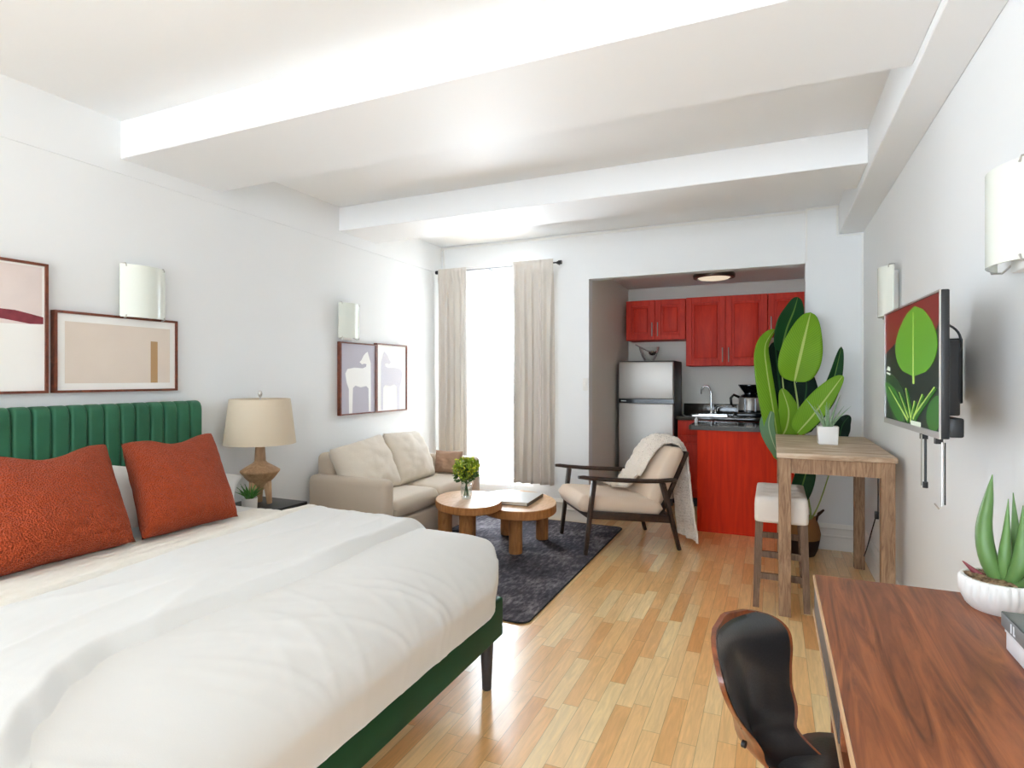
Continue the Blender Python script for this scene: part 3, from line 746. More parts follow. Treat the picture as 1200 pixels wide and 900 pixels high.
leaflets('dark_foliage', 'foliage_d', 150, .01, .085, .19, .08, .036)['kind'] = 'stuff'
leaflets('blossoms', 'petal', 90, .07, .11, .24, .08, .022)['kind'] = 'stuff'
bk = thing('book', 'pale silver hardback book on the larger coffee table', 'book', (1.30, 4.33, .3745), R(4))
MB().box(-.155, .155, -.20, .20, .0, .004).build('back_cover', 'brownspine', bk)
MB().box(-.15, .148, -.195, .195, .004, .026).build('pages', 'pages', bk)
MB().box(-.155, .155, -.20, .20, .026, .030).build('front_cover', 'silver', bk)
MB().box(.148, .155, -.20, .20, .004, .026).build('spine', 'brownspine', bk)

# ------------------------------------------------------------------ armchair (local: +x forward, +y camera side)
ac = thing('armchair', 'dark wood armchair with cream cushions in front of the kitchen', 'armchair', (2.005, 4.78, 0), math.atan2(-.586, -.81))
RZ = .0
for sy in (1, -1):
    y = .315*sy
    zf = .0105 if sy else 0
    MB().bar((.385, y, .0105), (.315, y, .575), .026, .036, .034, .046, up=(0, 1, 0), bev=.004).build('leg', 'wenge', ac)
    MB().bar((-.395, y, .001 if sy > 0 else .001), (-.25, y, .535), .026, .032, .034, .055, up=(0, 1, 0), bev=.004).build('leg', 'wenge', ac)
    b = MB(); pts = [(.44, y, .605), (.40, y, .603), (.33, y, .592), (.2, y, .578), (.05, y, .566), (-.1, y, .556), (-.22, y, .552), (-.32, y, .556), (-.37, y, .558)]
    b.tube(pts, [.012, .015, .016, .017, .018, .018, .018, .017, .012], 12, sx=1.5); b.build('arm', 'wenge', ac)
    MB().bar((.36, y*.95, .315), (-.33, y*.95, .245), .03, .06, up=(0, 0, 1), bev=.004).build('seat_rail', 'wenge', ac)
MB().bar((.335, -.30, .30), (.335, .30, .30), .03, .05, bev=.004).build('stretcher', 'wenge', ac)
MB().bar((-.30, -.30, .27), (-.30, .30, .27), .03, .05, bev=.004).build('stretcher', 'wenge', ac)
def slab(name, p0, p1, th, wid, matn, e=5, puff=.02, n=24):
    """upholstered slab from p0 to p1 (x,z), centred on y=0"""
    p0, p1 = Vector((p0[0], 0, p0[1])), Vector((p1[0], 0, p1[1])); d = p1-p0; nn = Vector((-d.z, 0, d.x)).normalized(); b = MB()
    for side in (1, -1):
        def fn(u, v):
            a, c = 2*u-1, 2*v-1; h = ((1-abs(a)**e)*(1-abs(c)**e))**.4
            a = math.sin(a*PI/2)*.35+a*.65; c = math.sin(c*PI/2)*.35+c*.65
            return p0+d*u+Vector((0, c*wid/2, 0))+nn*side*(th/2*h+puff*(1-a*a)*(1-c*c))
        b.grid(n, n, fn)
    return b.build(name, matn, ac, angle=180, weld=.001)
slab('seat_cushion', (.425, .395), (-.27, .325), .135, .57, 'chair_fab', 16, .018)
slab('back_cushion', (-.20, .345), (-.425, .80), .13, .55, 'chair_fab', 14, .012)
b = MB()
b.bar((-.27, -.24, .27), (-.50, -.24, .76), .025, .03); b.bar((-.27, .24, .27), (-.50, .24, .76), .025, .03); b.bar((-.50, -.24, .75), (-.50, .24, .75), .03, .03); b.bar((-.38, -.24, .5), (-.38, .24, .5), .02, .03)
b.build('back_frame', 'wenge', ac)
# blanket
P_ = [(.06, .475, -.09, .125), (-.06, .475, -.08, .13), (-.115, .52, -.07, .135), (-.185, .655, -.05, .15), (-.255, .775, -.03, .155), (-.325, .85, -.01, .16), (-.41, .868, .01, .16), (-.485, .84, .03, .16), (-.525, .76, .05, .155), (-.54, .6, .07, .155), (-.55, .42, .085, .165), (-.565, .22, .10, .17), (-.58, .035, .115, .175)]
def blank(u, v):
    f = v*(len(P_)-1); k = min(int(f), len(P_)-2); t = f-k
    a_, b_ = P_[k], P_[k+1]
    # catmull-rom
    pm, pn = P_[max(k-1, 0)], P_[min(k+2, len(P_)-1)]
    q = [.5*((2*b0)+(-a0+c0)*t+(2*a0-5*b0+4*c0-d0)*t*t+(-a0+3*b0-3*c0+d0)*t**3) for a0, b0, c0, d0 in zip(pm, a_, b_, pn)]
    w = .010*math.sin(u*PI*5+v*3)*(.35+.65*v) + .004*fbm(u*3, v*8)
    p1, p2 = u*8+v*26, u*8-v*26; w += .014*(abs(math.sin(p1*PI/2))*abs(math.sin(p2*PI/2)))**.6*(1 if .06 < u < .94 else .3) + .002*math.sin(u*170)
    hw = q[3]
    tn = Vector((b_[0]-a_[0], 0, b_[1]-a_[1])).normalized(); nn = Vector((tn.z, 0, -tn.x))
    edge = -.03*(abs(2*u-1)**4)*(1 if .2 < v < .65 else .2)
    return Vector((q[0], q[2]+(2*u-1)*hw, q[1])) + nn*(w+edge)*1.0
rot = Matrix.Rotation(math.atan2(-.586, -.81), 4, 'Z'); base_ = Vector((2.005, 4.78, 0))
b = MB(); b.grid(80, 330, lambda u, v: base_ + rot @ blank(u, v))
tag(b.build('throw_blanket', 'knit', None, angle=180, solid=.014), 'cream cable-knit throw draped over the armchair back', 'blanket')

# ------------------------------------------------------------------ curtains
def curtain(name, x0, x1, z0, z1, y, amp, folds, matn, label, cat, taper=0, seed=0, group=None):
    b = MB()
    def fn(u, v):
        z = z0+(z1-z0)*v
        k = (.35+.65*(1-v))
        ph = u*folds*2*PI+.8*noise.noise(Vector((u*3, v*1.2, seed)))*3
        yy = y - amp*k*math.sin(ph) - amp*.35*math.sin(2.3*ph+1)*k
        xx = x0+(x1-x0)*u + .012*math.cos(ph)*k + taper*(1-v)*(u-.5)
        if v > .93:
            q_ = sm((v-.93)/.03); yy = yy*(1-q_) + (y - .016 + .003*math.sin(u*folds*12))*q_
        return Vector((xx, yy, z))
    b.grid(int(folds*26), 60, fn)
    return tag(b.build(name, matn, None, angle=180, solid=.003), label, cat, group)
curtain('curtain', .035, .365, .33, 2.475, 5.20, .026, 4.0, 'curtain', 'greige curtain panel left of the window', 'curtain', 0, 1, 'greige curtains')
curtain('curtain', .875, 1.30, .345, 2.485, 5.20, .028, 4.6, 'curtain', 'greige curtain panel right of the window', 'curtain', 0, 5, 'greige curtains')
curtain('sheer_curtain', .335, .905, .31, 2.468, 5.180, .005, 9, 'sheer', 'white sheer curtain glowing between the greige panels', 'curtain', 0, 9)
rod = thing('curtain_rod', 'dark curtain rod above the window', 'curtain rod', (0, 5.20, 2.448))
MB().tube([(.05, 0, 0), (1.33, 0, 0)], .007, 12).build('rod', 'black', rod)
for x, s in ((.05, -1), (1.33, 1)): MB().tube([(x, 0, 0), (x+s*.012, 0, 0), (x+s*.014, 0, 0), (x+s*.045, 0, 0)], [.012, .013, .019, .019], 14).build('finial', 'black', rod)
for x in (.02+.03, 1.315, .60): MB().tube([(x, 0, 0), (x, .108, 0)], .006, 10).build('bracket', 'black', rod)

# ------------------------------------------------------------------ kitchen
fr = thing('refrigerator', 'two-door stainless fridge with black sides in the kitchen nook', 'refrigerator', (0, 0, 0))
FX0, FX1, FY0, FY1 = 1.648, 2.238, 6.29, 6.87
MB().box(FX0, FX1, FY0+.05, FY1, .04, 1.545, .006).build('body', 'fridge_side', fr)
MB().box(FX0+.004, FX1-.004, FY0-.01, FY0+.05, 1.135, 1.535, .012, 3).build('freezer_door', 'steel', fr)
MB().box(FX0+.004, FX1-.004, FY0-.01, FY0+.05, .09, 1.09, .012, 3).build('fridge_door', 'steel', fr)
MB().box(FX0+.004, FX1-.004, FY0+.005, FY0+.05, 1.09, 1.135).build('handle_strip', 'blackgloss', fr)
MB().box(FX0+.03, FX0+.085, FY0+.002, FY0+.006, 1.108, 1.118).build('badge', 'nickel', fr)
MB().box(FX0+.02, FX1-.02, FY0+.03, FY0+.05, .01, .09).build('kick_grille', 'black', fr)
for x in (FX0+.05, FX1-.05):
    for y in (FY0+.09, FY1-.06): MB().lathe([(.02, 0), (.02, .042)], (x, y, 0), 16).build('foot', 'black', fr)
bw = thing('glass_bowl', 'clear glass bowl on top of the fridge', 'bowl', (1.945, 6.48, 1.5455))
MB().lathe([(0, 0), (.05, 0), (.056, .006), (.085, .06), (.108, .125), (.112, .155), (.108, .155), (.103, .125), (.08, .06), (.05, .012), (0, .010)], seg=36, caps=False).build('bowl', 'glass', bw)
ld = thing('ladle', 'steel ladle leaning in the glass bowl', 'ladle', (1.945, 6.48, 1.5455))
MB().tube([(-.15, -.01, .185), (-.06, 0, .135), (.0, 0, .105)], [.006, .006, .005], 10).build('handle', 'chrome', ld)
MB().lathe([(0, -.04), (.025, -.034), (.042, -.015), (.046, .01), (.042, .01), (.036, -.012), (0, -.032)], (.035, 0, .10), 24, caps=False).build('cup', 'chrome', ld)

def cab_door(t, x0, x1, z0, z1, y, hside, matn='cherry', hz=None):
    """raised-panel door facing -y"""
    b = MB(); g = .003; fwid = .06
    x0 += g; x1 -= g; z0 += g; z1 -= g
    b.box(x0, x0+fwid, y-.02, y, z0, z1, .003, 1); b.box(x1-fwid, x1, y-.02, y, z0, z1, .003, 1)
    b.box(x0+fwid, x1-fwid, y-.02, y, z0, z0+fwid, .003, 1); b.box(x0+fwid, x1-fwid, y-.02, y, z1-fwid, z1, .003, 1)
    b.box(x0+fwid-.002, x1-fwid+.002, y-.005, y, z0+fwid-.002, z1-fwid+.002)
    b.box(x0+fwid+.022, x1-fwid-.022, y-.019, y-.004, z0+fwid+.022, z1-fwid-.022, .012, 2)
    d = b.build('door', matn, t)
    if hside:
        hx = x0+.028 if hside < 0 else x1-.028; h0 = (z0+.05) if hz is None else hz
        c = MB(); c.tube([(hx, y-.045, h0-.012), (hx, y-.045, h0+.142)], .006, 10)
        c.tube([(hx, y-.045, h0+.01), (hx, y-.018, h0+.01)], .004, 8); c.tube([(hx, y-.045, h0+.12), (hx, y-.018, h0+.12)], .004, 8)
        c.build('handle', 'nickel', d)
    return d
CY = KD-.33
def upper(label, x0, x1, z0, z1, doors):
    t = thing('wall_cabinet', label, 'cabinet', (0, 0, 0), 0, 'cherry wall cabinets')
    MB().box(x0, x1, CY, KD-.001, z0, z1, .002, 1).build('body', 'cherry', t)
    for a, c, s in doors: cab_door(t, a, c, z0, z1, CY, s)
    return t
upper('short two-door cherry wall cabinet over the fridge', 1.655, 2.312, 1.785, 2.235, ((1.655, 1.983, 1), (1.983, 2.312, -1)))
upper('tall two-door cherry wall cabinet over the sink', 2.315, 3.136, 1.49, 2.24, ((2.315, 2.726, 1), (2.726, 3.136, -1)))
upper('single-door cherry wall cabinet behind the large plant', 3.139, 3.48, 1.80, 2.24, ((3.139, 3.48, -1),))
CT = .955
bc = thing('base_cabinet', 'cherry base cabinet with drawer beside the fridge', 'cabinet', (0, 0, 0))
BCY = 6.40
MB().box(2.262, KR-.002, BCY, KD-.002, .10, CT-.04).build('body', 'cherry', bc)
MB().box(2.262, KR-.002, BCY+.05, BCY+.07, 0, .10).build('toe_kick', 'black', bc)
for x0, x1 in ((2.262, 2.62), (2.62, 3.05), (3.05, 3.49)):
    d = MB().box(x0+.004, x1-.004, BCY-.02, BCY, .76, .905, .006, 2).build('drawer', 'cherry', bc)
    c = MB(); c.tube([((x0+x1)/2-.06, BCY-.045, .83), ((x0+x1)/2+.06, BCY-.045, .83)], .006, 10); c.tube([((x0+x1)/2-.045, BCY-.045, .83), ((x0+x1)/2-.045, BCY-.018, .83)], .004, 8); c.tube([((x0+x1)/2+.045, BCY-.045, .83), ((x0+x1)/2+.045, BCY-.018, .83)], .004, 8)
    c.build('handle', 'nickel', d)
    cab_door(bc, x0, x1, .11, .755, BCY, 1, hz=.58)
ct = thing('countertop', 'black granite countertop with sink along the rear kitchen wall', 'countertop', (0, 0, 0))
b = MB(); b.box(2.25, KR-.002, BCY-.03, KD-.022, CT-.0395, CT, .004, 2); b.build('slab', 'granite', ct)
MB().box(2.25, KR-.002, KD-.022, KD-.002, CT-.04, CT+.115, .003).build('backsplash', 'granite', ct)
sk = MB()
for a in (0,):
    ol = rrect(2.36, 2.80, 6.46, 6.78, .05); il = rrect(2.40, 2.76, 6.50, 6.74, .04)
    n = len(ol); r0 = [sk.bm.verts.new((x, y, CT+.001)) for x, y in ol]; r1 = [sk.bm.verts.new((x, y, CT+.012)) for x, y in ol]; r2 = [sk.bm.verts.new((x, y, CT+.010)) for x, y in il]; r3 = [sk.bm.verts.new((x*.98+.05, y, CT+.0015)) for x, y in il]
    for A, B in ((r0, r1), (r1, r2), (r2, r3)):
        for i in range(n): sk.bm.faces.new((A[i], A[(i+1) % n], B[(i+1) % n], B[i]))
    sk.cap(r3)
tag(sk.build('sink', 'chrome'), 'small stainless sink set in the rear countertop', 'sink')
fc = thing('faucet', 'chrome gooseneck faucet behind the sink', 'faucet', (2.56, 6.83, CT+.0005))
MB().lathe([(.03, 0), (.03, .008), (.02, .014), (.018, .05), (.013, .06)], seg=20).build('base', 'chrome', fc)
pts = [(0, 0, .05), (0, 0, .24)] + [(-.01-.045+.045*math.cos(R(a)), -.02*(a/180), .26+.055*math.sin(R(a))) for a in range(0, 181, 20)] + [(-.10, -.03, .225)]
MB().tube(pts, .010, 14).build('spout', 'chrome', fc)
MB().tube([(.045, 0, .0), (.045, 0, .06), (.05, -.01, .075), (.085, -.03, .095)], [.014, .013, .01, .006], 12).build('lever', 'chrome', fc)
cm = thing('coffee_maker', 'black and steel coffee maker on the rear countertop', 'coffee maker', (2.965, 6.70, CT+.0005))
MB().box(-.13, .13, -.12, .12, 0, .035, .008, 3).build('base', 'blackgloss', cm)
MB().lathe([(.112, .036), (.115, .05), (.115, .19), (.108, .20)], seg=40).build('body', 'steel', cm)
b = MB()
for k in range(10):
    a = R(-120+k*24)
b.lathe([(.1155, .04), (.1165, .05), (.1165, .06), (.1155, .065)], seg=40)
b.build('band', 'blackgloss', cm)
MB().lathe([(.108, .20), (.085, .225), (.06, .235), (.06, .245), (.10, .30), (.118, .325), (.118, .335), (0, .337)], seg=36, caps=False).build('lid', 'blackgloss', cm)
MB().tube([(-.105, -.03, .20), (-.16, -.04, .225), (-.19, -.045, .19), (-.185, -.045, .13), (-.16, -.04, .10)], [.014, .014, .014, .013, .010], 12).build('handle', 'blackgloss', cm)
MB().box(-.005, .10, .085, .12, .03, .33, .01).build('column', 'blackgloss', cm)
b = MB()
for yy in (-.045, .055): 
    b.bar((yy, -.112 if yy < .05 else -.108, .055), (yy, -.112 if yy < .05 else -.108, .188), .010, .014)
b.build('rib', 'blackgloss', cm)
pc = thing('peninsula_cabinet', 'plain cherry peninsula panel under the black counter', 'cabinet', (0, 0, 0))
MB().box(2.575, 3.422, 5.435, 5.95, .0, CT-.055).build('body', 'cherry', pc)
MB().box(2.570, 3.422, 5.42, 5.435, .0, CT-.055, .002, 1).build('back_panel', 'cherry_panel', pc)
pt = thing('countertop', 'black granite peninsula top near the large plant', 'countertop', (0, 0, 0))
b = MB(); b.prism(rrect(2.50, 3.422, 5.39, 5.99, .03), lambda p: Vector((p[0], p[1], CT-.0545)), lambda p: Vector((p[0], p[1], CT-.015))); b.build('slab', 'granite', pt)
b = MB(); b.prism(rrect(2.498, 3.423, 5.388, 5.992, .03), lambda p: Vector((p[0], p[1], CT-.052)), lambda p: Vector((p[0], p[1], CT-.020))); b.build('edge', 'granite_edge', pt)
# small things standing at the end of the peninsula
tag(MB().lathe([(.012, 0), (.015, .008), (.015, .034), (.009, .042), (.009, .05), (0, .051)], (2.53, 5.70, CT-.0145), 18, caps=False).build('salt_shaker', 'white_cer'), 'tiny white shaker at the left end of the peninsula', 'shaker')
cl = thing('ceiling_light', 'round flush ceiling light in the kitchen nook', 'ceiling light', (2.64, 6.25, KH))
MB().lathe([(.195, -.001), (.205, -.018), (.20, -.045), (.165, -.05), (.165, -.03)], seg=48, caps=False).build('rim', 'bronze', cl)
MB().lathe([(0, -.07), (.08, -.066), (.14, -.055), (.166, -.035), (.166, -.002)], seg=40, caps=False).build('diffuser', 'added_glow', cl)
sw = thing('light_switch', 'white light switch left of the kitchen opening', 'switch', (1.572, D-.001, 1.30))
MB().box(-.024, .024, -.008, 0, -.058, .058, .003).build('plate', 'white_cer', sw); MB().box(-.009, .009, -.014, -.008, -.022, .022, .002).build('rocker', 'trim', sw)

# ------------------------------------------------------------------ bird of paradise in basket
BPX, BPY = 3.375, 5.04
bp = thing('potted_bird_of_paradise', 'tall broad-leaved plant in wicker basket before the kitchen', 'plant', (0, 0, 0))
bk_ = MB(); bk_.lathe([(0, .002), (.105, .002), (.125, .05), (.14, .13)], (BPX, BPY, 0), 40, mod=lambda a, k, r: r*(1+.006*math.sin(a*24)), caps=False); bsk = bk_.build('basket', 'basket_b', bp)
bk_ = MB(); bk_.lathe([(.1405, .13), (.145, .17), (.13, .24), (.112, .29), (.106, .29), (.12, .24), (.13, .2)], (BPX, BPY, 0), 40, mod=lambda a, k, r: r*(1+.006*math.sin(a*24)), caps=False); bk_.build('rim_band', 'basket_t', bsk)
for s in (-1, 1):
    MB().tube([(BPX+s*.11, BPY-.03, .27), (BPX+s*.125, BPY-.035, .33), (BPX+s*.16, BPY-.02, .355), (BPX+s*.15, BPY+.02, .33), (BPX+s*.11, BPY+.04, .28)], .008, 10).build('handle', 'basket_b', bsk)
MB().lathe([(0, .24), (.115, .235)], (BPX, BPY, 0), 24, caps=False).build('soil', 'soil', bp)
def at(x, y, Y): return onplane(1, Y, x, y)
def curve(pts, n):
    pts = [Vector(p) for p in pts]; out = []
    for i in range(n+1):
        f = i/n*(len(pts)-1); k = min(int(f), len(pts)-2); t = f-k
        a, b_, c, d = pts[max(k-1, 0)], pts[k], pts[k+1], pts[min(k+2, len(pts)-1)]
        out.append(.5*((2*b_)+(c-a)*t+(2*a-5*b_+4*c-d)*t*t+(-a+3*b_-3*c+d)*t**3))
    return out
def blade(t, matn, mid, wid, facing, fold=.0, prof=None, n=26, wave=.0, shape=1.0, lop=(1, 1), name='leaf', seed=0):
    """broad leaf along midrib points; facing = rough normal; fold>0 folds both halves forward"""
    m_ = curve(mid, n); b = MB(); facing = Vector(facing)
    def fn(u, v):
        k = int(round(v*n)); tg = (m_[min(k+1, n)]-m_[max(k-1, 0)]).normalized(); sd = tg.cross(facing).normalized(); nn = sd.cross(tg)
        a = 2*u-1; s = v
        w = wid*(max(0, math.sin(PI*min(1, s**.75*.985+.015)))**.62)*(1 if a > 0 and lop[0] else 1)*(lop[1] if a > 0 else lop[0])
        lift = fold*abs(a)**1.2*w + wave*math.sin(s*14+a*2+seed)*abs(a)
        return m_[k]+sd*a*w+nn*lift
    b.grid(12, n, fn)
    return b.build(name, matn, t, angle=180, solid=.0012)
CF = (.12, -1, .1)
stemb = Vector((BPX, BPY, .24))
def stem(base_off, *pts, r=.009):
    p = [stemb+Vector((base_off[0], base_off[1], 0))]+[Vector(q) for q in pts]; c = curve(p, 14)
    MB().tube(c, [r*(1-.45*k/14) for k in range(15)], 10).build('stem', 'stem', bp)
Yp = 4.98
blade(bp, 'leaf_l', [at(931, 447, Yp), at(936, 425, Yp-.03), at(943, 395, Yp-.03), at(950, 366, Yp+.03)], .148, CF, .12, wave=.004)
stem((0, 0), at(944, 600, 5.03), at(938, 500, 5.0), at(931, 447, Yp), r=.010)
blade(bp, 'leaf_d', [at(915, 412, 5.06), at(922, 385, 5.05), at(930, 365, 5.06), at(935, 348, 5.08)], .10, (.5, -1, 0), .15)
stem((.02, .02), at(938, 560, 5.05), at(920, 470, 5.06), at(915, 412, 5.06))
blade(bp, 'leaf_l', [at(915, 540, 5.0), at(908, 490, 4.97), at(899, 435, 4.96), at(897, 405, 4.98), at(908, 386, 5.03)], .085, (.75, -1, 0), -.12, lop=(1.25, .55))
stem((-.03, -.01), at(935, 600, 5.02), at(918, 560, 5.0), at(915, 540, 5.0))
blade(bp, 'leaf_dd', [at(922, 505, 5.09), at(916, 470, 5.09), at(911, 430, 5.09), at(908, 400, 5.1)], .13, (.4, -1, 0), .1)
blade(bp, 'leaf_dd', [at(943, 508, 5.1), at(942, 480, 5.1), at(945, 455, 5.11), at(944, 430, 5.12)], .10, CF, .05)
stem((.0, .03), at(935, 590, 5.08), at(930, 540, 5.09), at(922, 505, 5.09)); stem((.03, .03), at(947, 590, 5.09), at(945, 540, 5.1), at(943, 508, 5.1))
blade(bp, 'leaf_l', [at(916, 512, 5.04), at(922, 500, 5.03), at(924, 480, 5.03), at(916, 455, 5.05)], .095, (.3, -1, .2), .05)
blade(bp, 'leaf_d', [at(938, 507, 4.99), at(958, 480, 4.96), at(975, 450, 4.95), at(986, 406, 4.98)], .085, (.25, -1, .25), .35, lop=(.7, .8))
blade(bp, 'leaf_l', [at(934, 508, 4.96), at(952, 488, 4.93), at(972, 462, 4.92), at(988, 440, 4.93)], .115, (.0, -1, .35), .18, lop=(.95, .55))
stem((.04, 0), at(950, 600, 5.0), at(938, 540, 4.99), at(936, 508, 4.97), r=.008)
blade(bp, 'leaf_g', [at(904, 482, 4.95), at(901, 498, 4.92), at(906, 518, 4.90), at(915, 540, 4.90)], .07, (-.3, -1, 0), .1, lop=(.6, 1))
stem((-.05, -.02), at(925, 580, 5.0), at(908, 500, 4.98), at(904, 482, 4.95), r=.006)
blade(bp, 'leaf_d', [at(935, 590, 4.92), at(940, 570, 4.92), at(945, 550, 4.92), at(942, 535, 4.93)], .075, CF, .1)
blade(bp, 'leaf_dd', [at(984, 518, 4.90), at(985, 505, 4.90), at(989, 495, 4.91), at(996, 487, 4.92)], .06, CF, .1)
stem((.06, .0), at(960, 590, 4.98), at(975, 545, 4.93), at(984, 518, 4.90), r=.006)
for x, y in ((941, 478), (944, 476), (947, 479)): MB().tube([at(940+(x-941)*.3, 500, 5.03), at(x, y, 5.02)], [.009, .002], 8).build('bract', 'orange', bp)

# ------------------------------------------------------------------ bar table, stool, potted aloe
TZ = .935
bt = thing('bar_table', 'weathered oak counter-height table beside the right wall', 'table', (0, 0, 0))
TX0, TX1, TY0, TY1 = 3.203, 3.79, 3.66, 4.87
MB().box(TX0, TX1, TY0, TY1, TZ-.03, TZ, .004, 2).build('tabletop', 'rustic', bt)
for y in (TY0+.02, TY1-.042): MB().box(TX0+.075, TX1-.075, y, y+.022, TZ-.115, TZ-.03).build('apron', 'rustic_leg', bt)
for x in (TX0+.02, TX1-.042): MB().box(x, x+.022, TY0+.075, TY1-.075, TZ-.115, TZ-.03).build('apron', 'rustic_leg', bt)
for x in (TX0+.01, TX1-.075):
    for y in (TY0+.01, TY1-.075): MB().box(x, x+.065, y, y+.065, 0, TZ-.03, .003, 1).build('leg', 'rustic_leg', bt)
st = thing('bar_stool', 'backless stool with tufted oatmeal seat tucked under the table', 'stool', (0, 0, 0))
X0, X1, Y0, Y1 = 3.083, 3.372, 3.742, 4.275
for x, y in ((X0+.02, Y0+.035), (X1-.02, Y0+.035), (X0+.02, Y1-.035), (X1-.02, Y1-.035)):
    ox = .006 if x < 3.2 else -.006
    MB().bar((x-ox*2, y, 0), (x+ox, y, .515), .034, .034, .042, .042, up=(0, 1, 0)).build('leg', 'stool_leg', st)
for z, y in ((.17, Y0+.035), (.30, Y0+.035), (.17, Y1-.035), (.30, Y1-.035)): MB().box(X0+.03, X1-.03, y-.012, y+.012, z, z+.035).build('stretcher', 'stool_leg', st)
for x in (X0+.015, X1-.015): MB().box(x-.012, x+.012, Y0+.05, Y1-.05, .23, .265).build('stretcher', 'stool_leg', st)
b = MB(); tufts = [(.28, .14), (.72, .14), (.28, .38), (.72, .38), (.28, .62), (.72, .62), (.28, .86), (.72, .86)]
cxs, cys, hx, hy = (X0+X1)/2, (Y0+Y1)/2, (X1-X0)/2, (Y1-Y0)/2
ol = rrect(-hx, hx, -hy, hy, .03, 8); ol = [q for k, q in enumerate(ol)]
dense = []
for p, q in zip(ol, ol[1:]+ol[:1]):
    m_ = max(1, int(math.hypot(q[0]-p[0], q[1]-p[1])/.018))
    for i in range(m_): dense.append((p[0]+(q[0]-p[0])*i/m_, p[1]+(q[1]-p[1])*i/m_))
prof = [(.0, .508), (.5, .508), (.93, .508), (.985, .514), (1.0, .53), (1.0, .58), (1.0, .612), (.985, .636), (.955, .652)] + [(.955*(1-k/22), .652+.014*math.sin(PI/2*min(1, k/8))) for k in range(1, 22)]
rings = []
for sc_, z in prof:
    r = []
    for x, y in dense:
        px, py = x*sc_, y*sc_; zz = z
        if z > .62:
            d = sum(math.exp(-((px-(p-.5)*2*hx)**2+(py-(q-.5)*2*hy)**2)/.0007) for p, q in tufts)
            cr = sum(math.exp(-((py-(q-.5)*2*hy)/.010)**2) for q in (.14, .38, .62, .86))
            zz = z-.014*d-.004*cr+.012*(py/hy)**2*(z-.62)/.046
        r.append(b.bm.verts.new((cxs+px, cys+py, zz)))
    rings.append(r)
n = len(dense)
for A, B in zip(rings, rings[1:]):
    for i in range(n): b.bm.faces.new((A[i], A[(i+1) % n], B[(i+1) % n], B[i]))
b.cap(rings[-1])
b.build('seat', 'stool_fab', st, angle=180, weld=.0002)
pa = thing('potted_aloe', 'pale aloe in square white pot on the weathered table', 'plant', (3.505, 4.26, TZ))
b = MB(); prf = [(.050, 0), (.055, .004), (.060, .115), (.052, .115), (.050, .10)]
rings = []
for r, z in prf: rings.append([b.bm.verts.new((x, y, z)) for x, y in rrect(-r, r, -r, r, .006, 3)])
n = len(rings[0])
for A, B in zip(rings, rings[1:]):
    for i in range(n): b.bm.faces.new((A[i], A[(i+1) % n], B[(i+1) % n], B[i]))
b.cap(rings[0]); b.cap(rings[-1]); b.build('pot', 'white_cer', pa)
for ang, tilt, L_, w in ((200, .45, .23, .008), (215, .25, .17, .008), (250, .12, .16, .009), (280, .05, .17, .009), (330, .18, .23, .008), (10, .4, .17, .007), (20, .62, .20, .007), (90, .2, .18, .008), (150, .35, .16, .007), (300, .35, .12, .007), (45, .3, .22, .006), (230, .6, .12, .006)):
    spike(pa, 'leaf', 'aloe2', (.012*math.cos(R(ang)), .012*math.sin(R(ang)), .098), R(ang), tilt, L_, w, .12)

# ------------------------------------------------------------------ television
TVA = Vector((3.626, 2.05, 0)); TVB = Vector((3.596, 2.765, 0)); TVd = (TVB-TVA); tvw = TVd.length
tv = thing('television', 'wall-mounted television with a painted reflection of green leaves on the right wall', 'television', ((TVA+TVB)/2)+Vector((0, 0, 1.40)), math.atan2(TVd.y, TVd.x))
# local: x along the screen (far = +x), +y faces the room, z up
hw, hh = tvw/2, .2175
b = MB(); b.box(-hw, hw, -.022, 0, -hh, hh, .004, 2); b.build('housing', 'black', tv)
b = MB(); b.box(-hw*.97, hw*.8, -.06, -.022, -hh*.98, -hh*.72, .006, 2); b.build('rear_housing', 'black', tv)
b = MB(); f = .006
b.box(-hw, -hw+f, 0, .004, -hh, hh); b.box(hw-f, hw, 0, .004, -hh, hh); b.box(-hw+f, hw-f, 0, .004, hh-f, hh); b.box(-hw+f, hw-f, 0, .004, -hh, -hh+.02)
b.build('bezel', 'nickel', tv)
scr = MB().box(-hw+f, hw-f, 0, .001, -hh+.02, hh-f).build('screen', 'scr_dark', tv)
sw_, sh_ = tvw-2*f, 2*hh-.028
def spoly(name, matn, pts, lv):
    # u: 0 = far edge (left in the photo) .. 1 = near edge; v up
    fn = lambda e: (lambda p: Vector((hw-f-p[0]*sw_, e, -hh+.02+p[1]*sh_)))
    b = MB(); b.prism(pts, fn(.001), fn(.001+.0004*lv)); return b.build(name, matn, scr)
spoly('painted_reflection_cabinets', 'scr_red', [(0, .62), (.22, .70), (.95, .74), (1, .8), (1, 1), (0, 1)], 1)  # plant and red cabinets reflected in the screen, painted as flat glowing shapes
def leafpoly(base_, tip, w, n=14, bias=0):
    bx, by = base_; tx, ty = tip; L_ = []
    dx, dy = tx-bx, ty-by; l = math.hypot(dx, dy); nx, ny = -dy/l, dx/l; rr = []
    for k in range(n+1):
        s = k/n; ww = w*math.sin(PI*min(1, s**.8))**.6 if 0 < s < 1 else 0
        L_.append((bx+dx*s+nx*ww, by+dy*s+ny*ww))
        if 0 < k < n: rr.append((bx+dx*s-nx*ww*(1+bias), by+dy*s-ny*ww*(1+bias)))
    o = L_+rr[::-1]
    return [(min(1, max(0, x)), min(1, max(0, y))) for x, y in o]
def line(a, c, w):
    dx, dy = c[0]-a[0], c[1]-a[1]; l = math.hypot(dx, dy); nx, ny = -dy/l*w, dx/l*w
    return [(a[0]+nx, a[1]+ny), (c[0]+nx*.3, c[1]+ny*.3), (c[0]-nx*.3, c[1]-ny*.3), (a[0]-nx, a[1]-ny)]
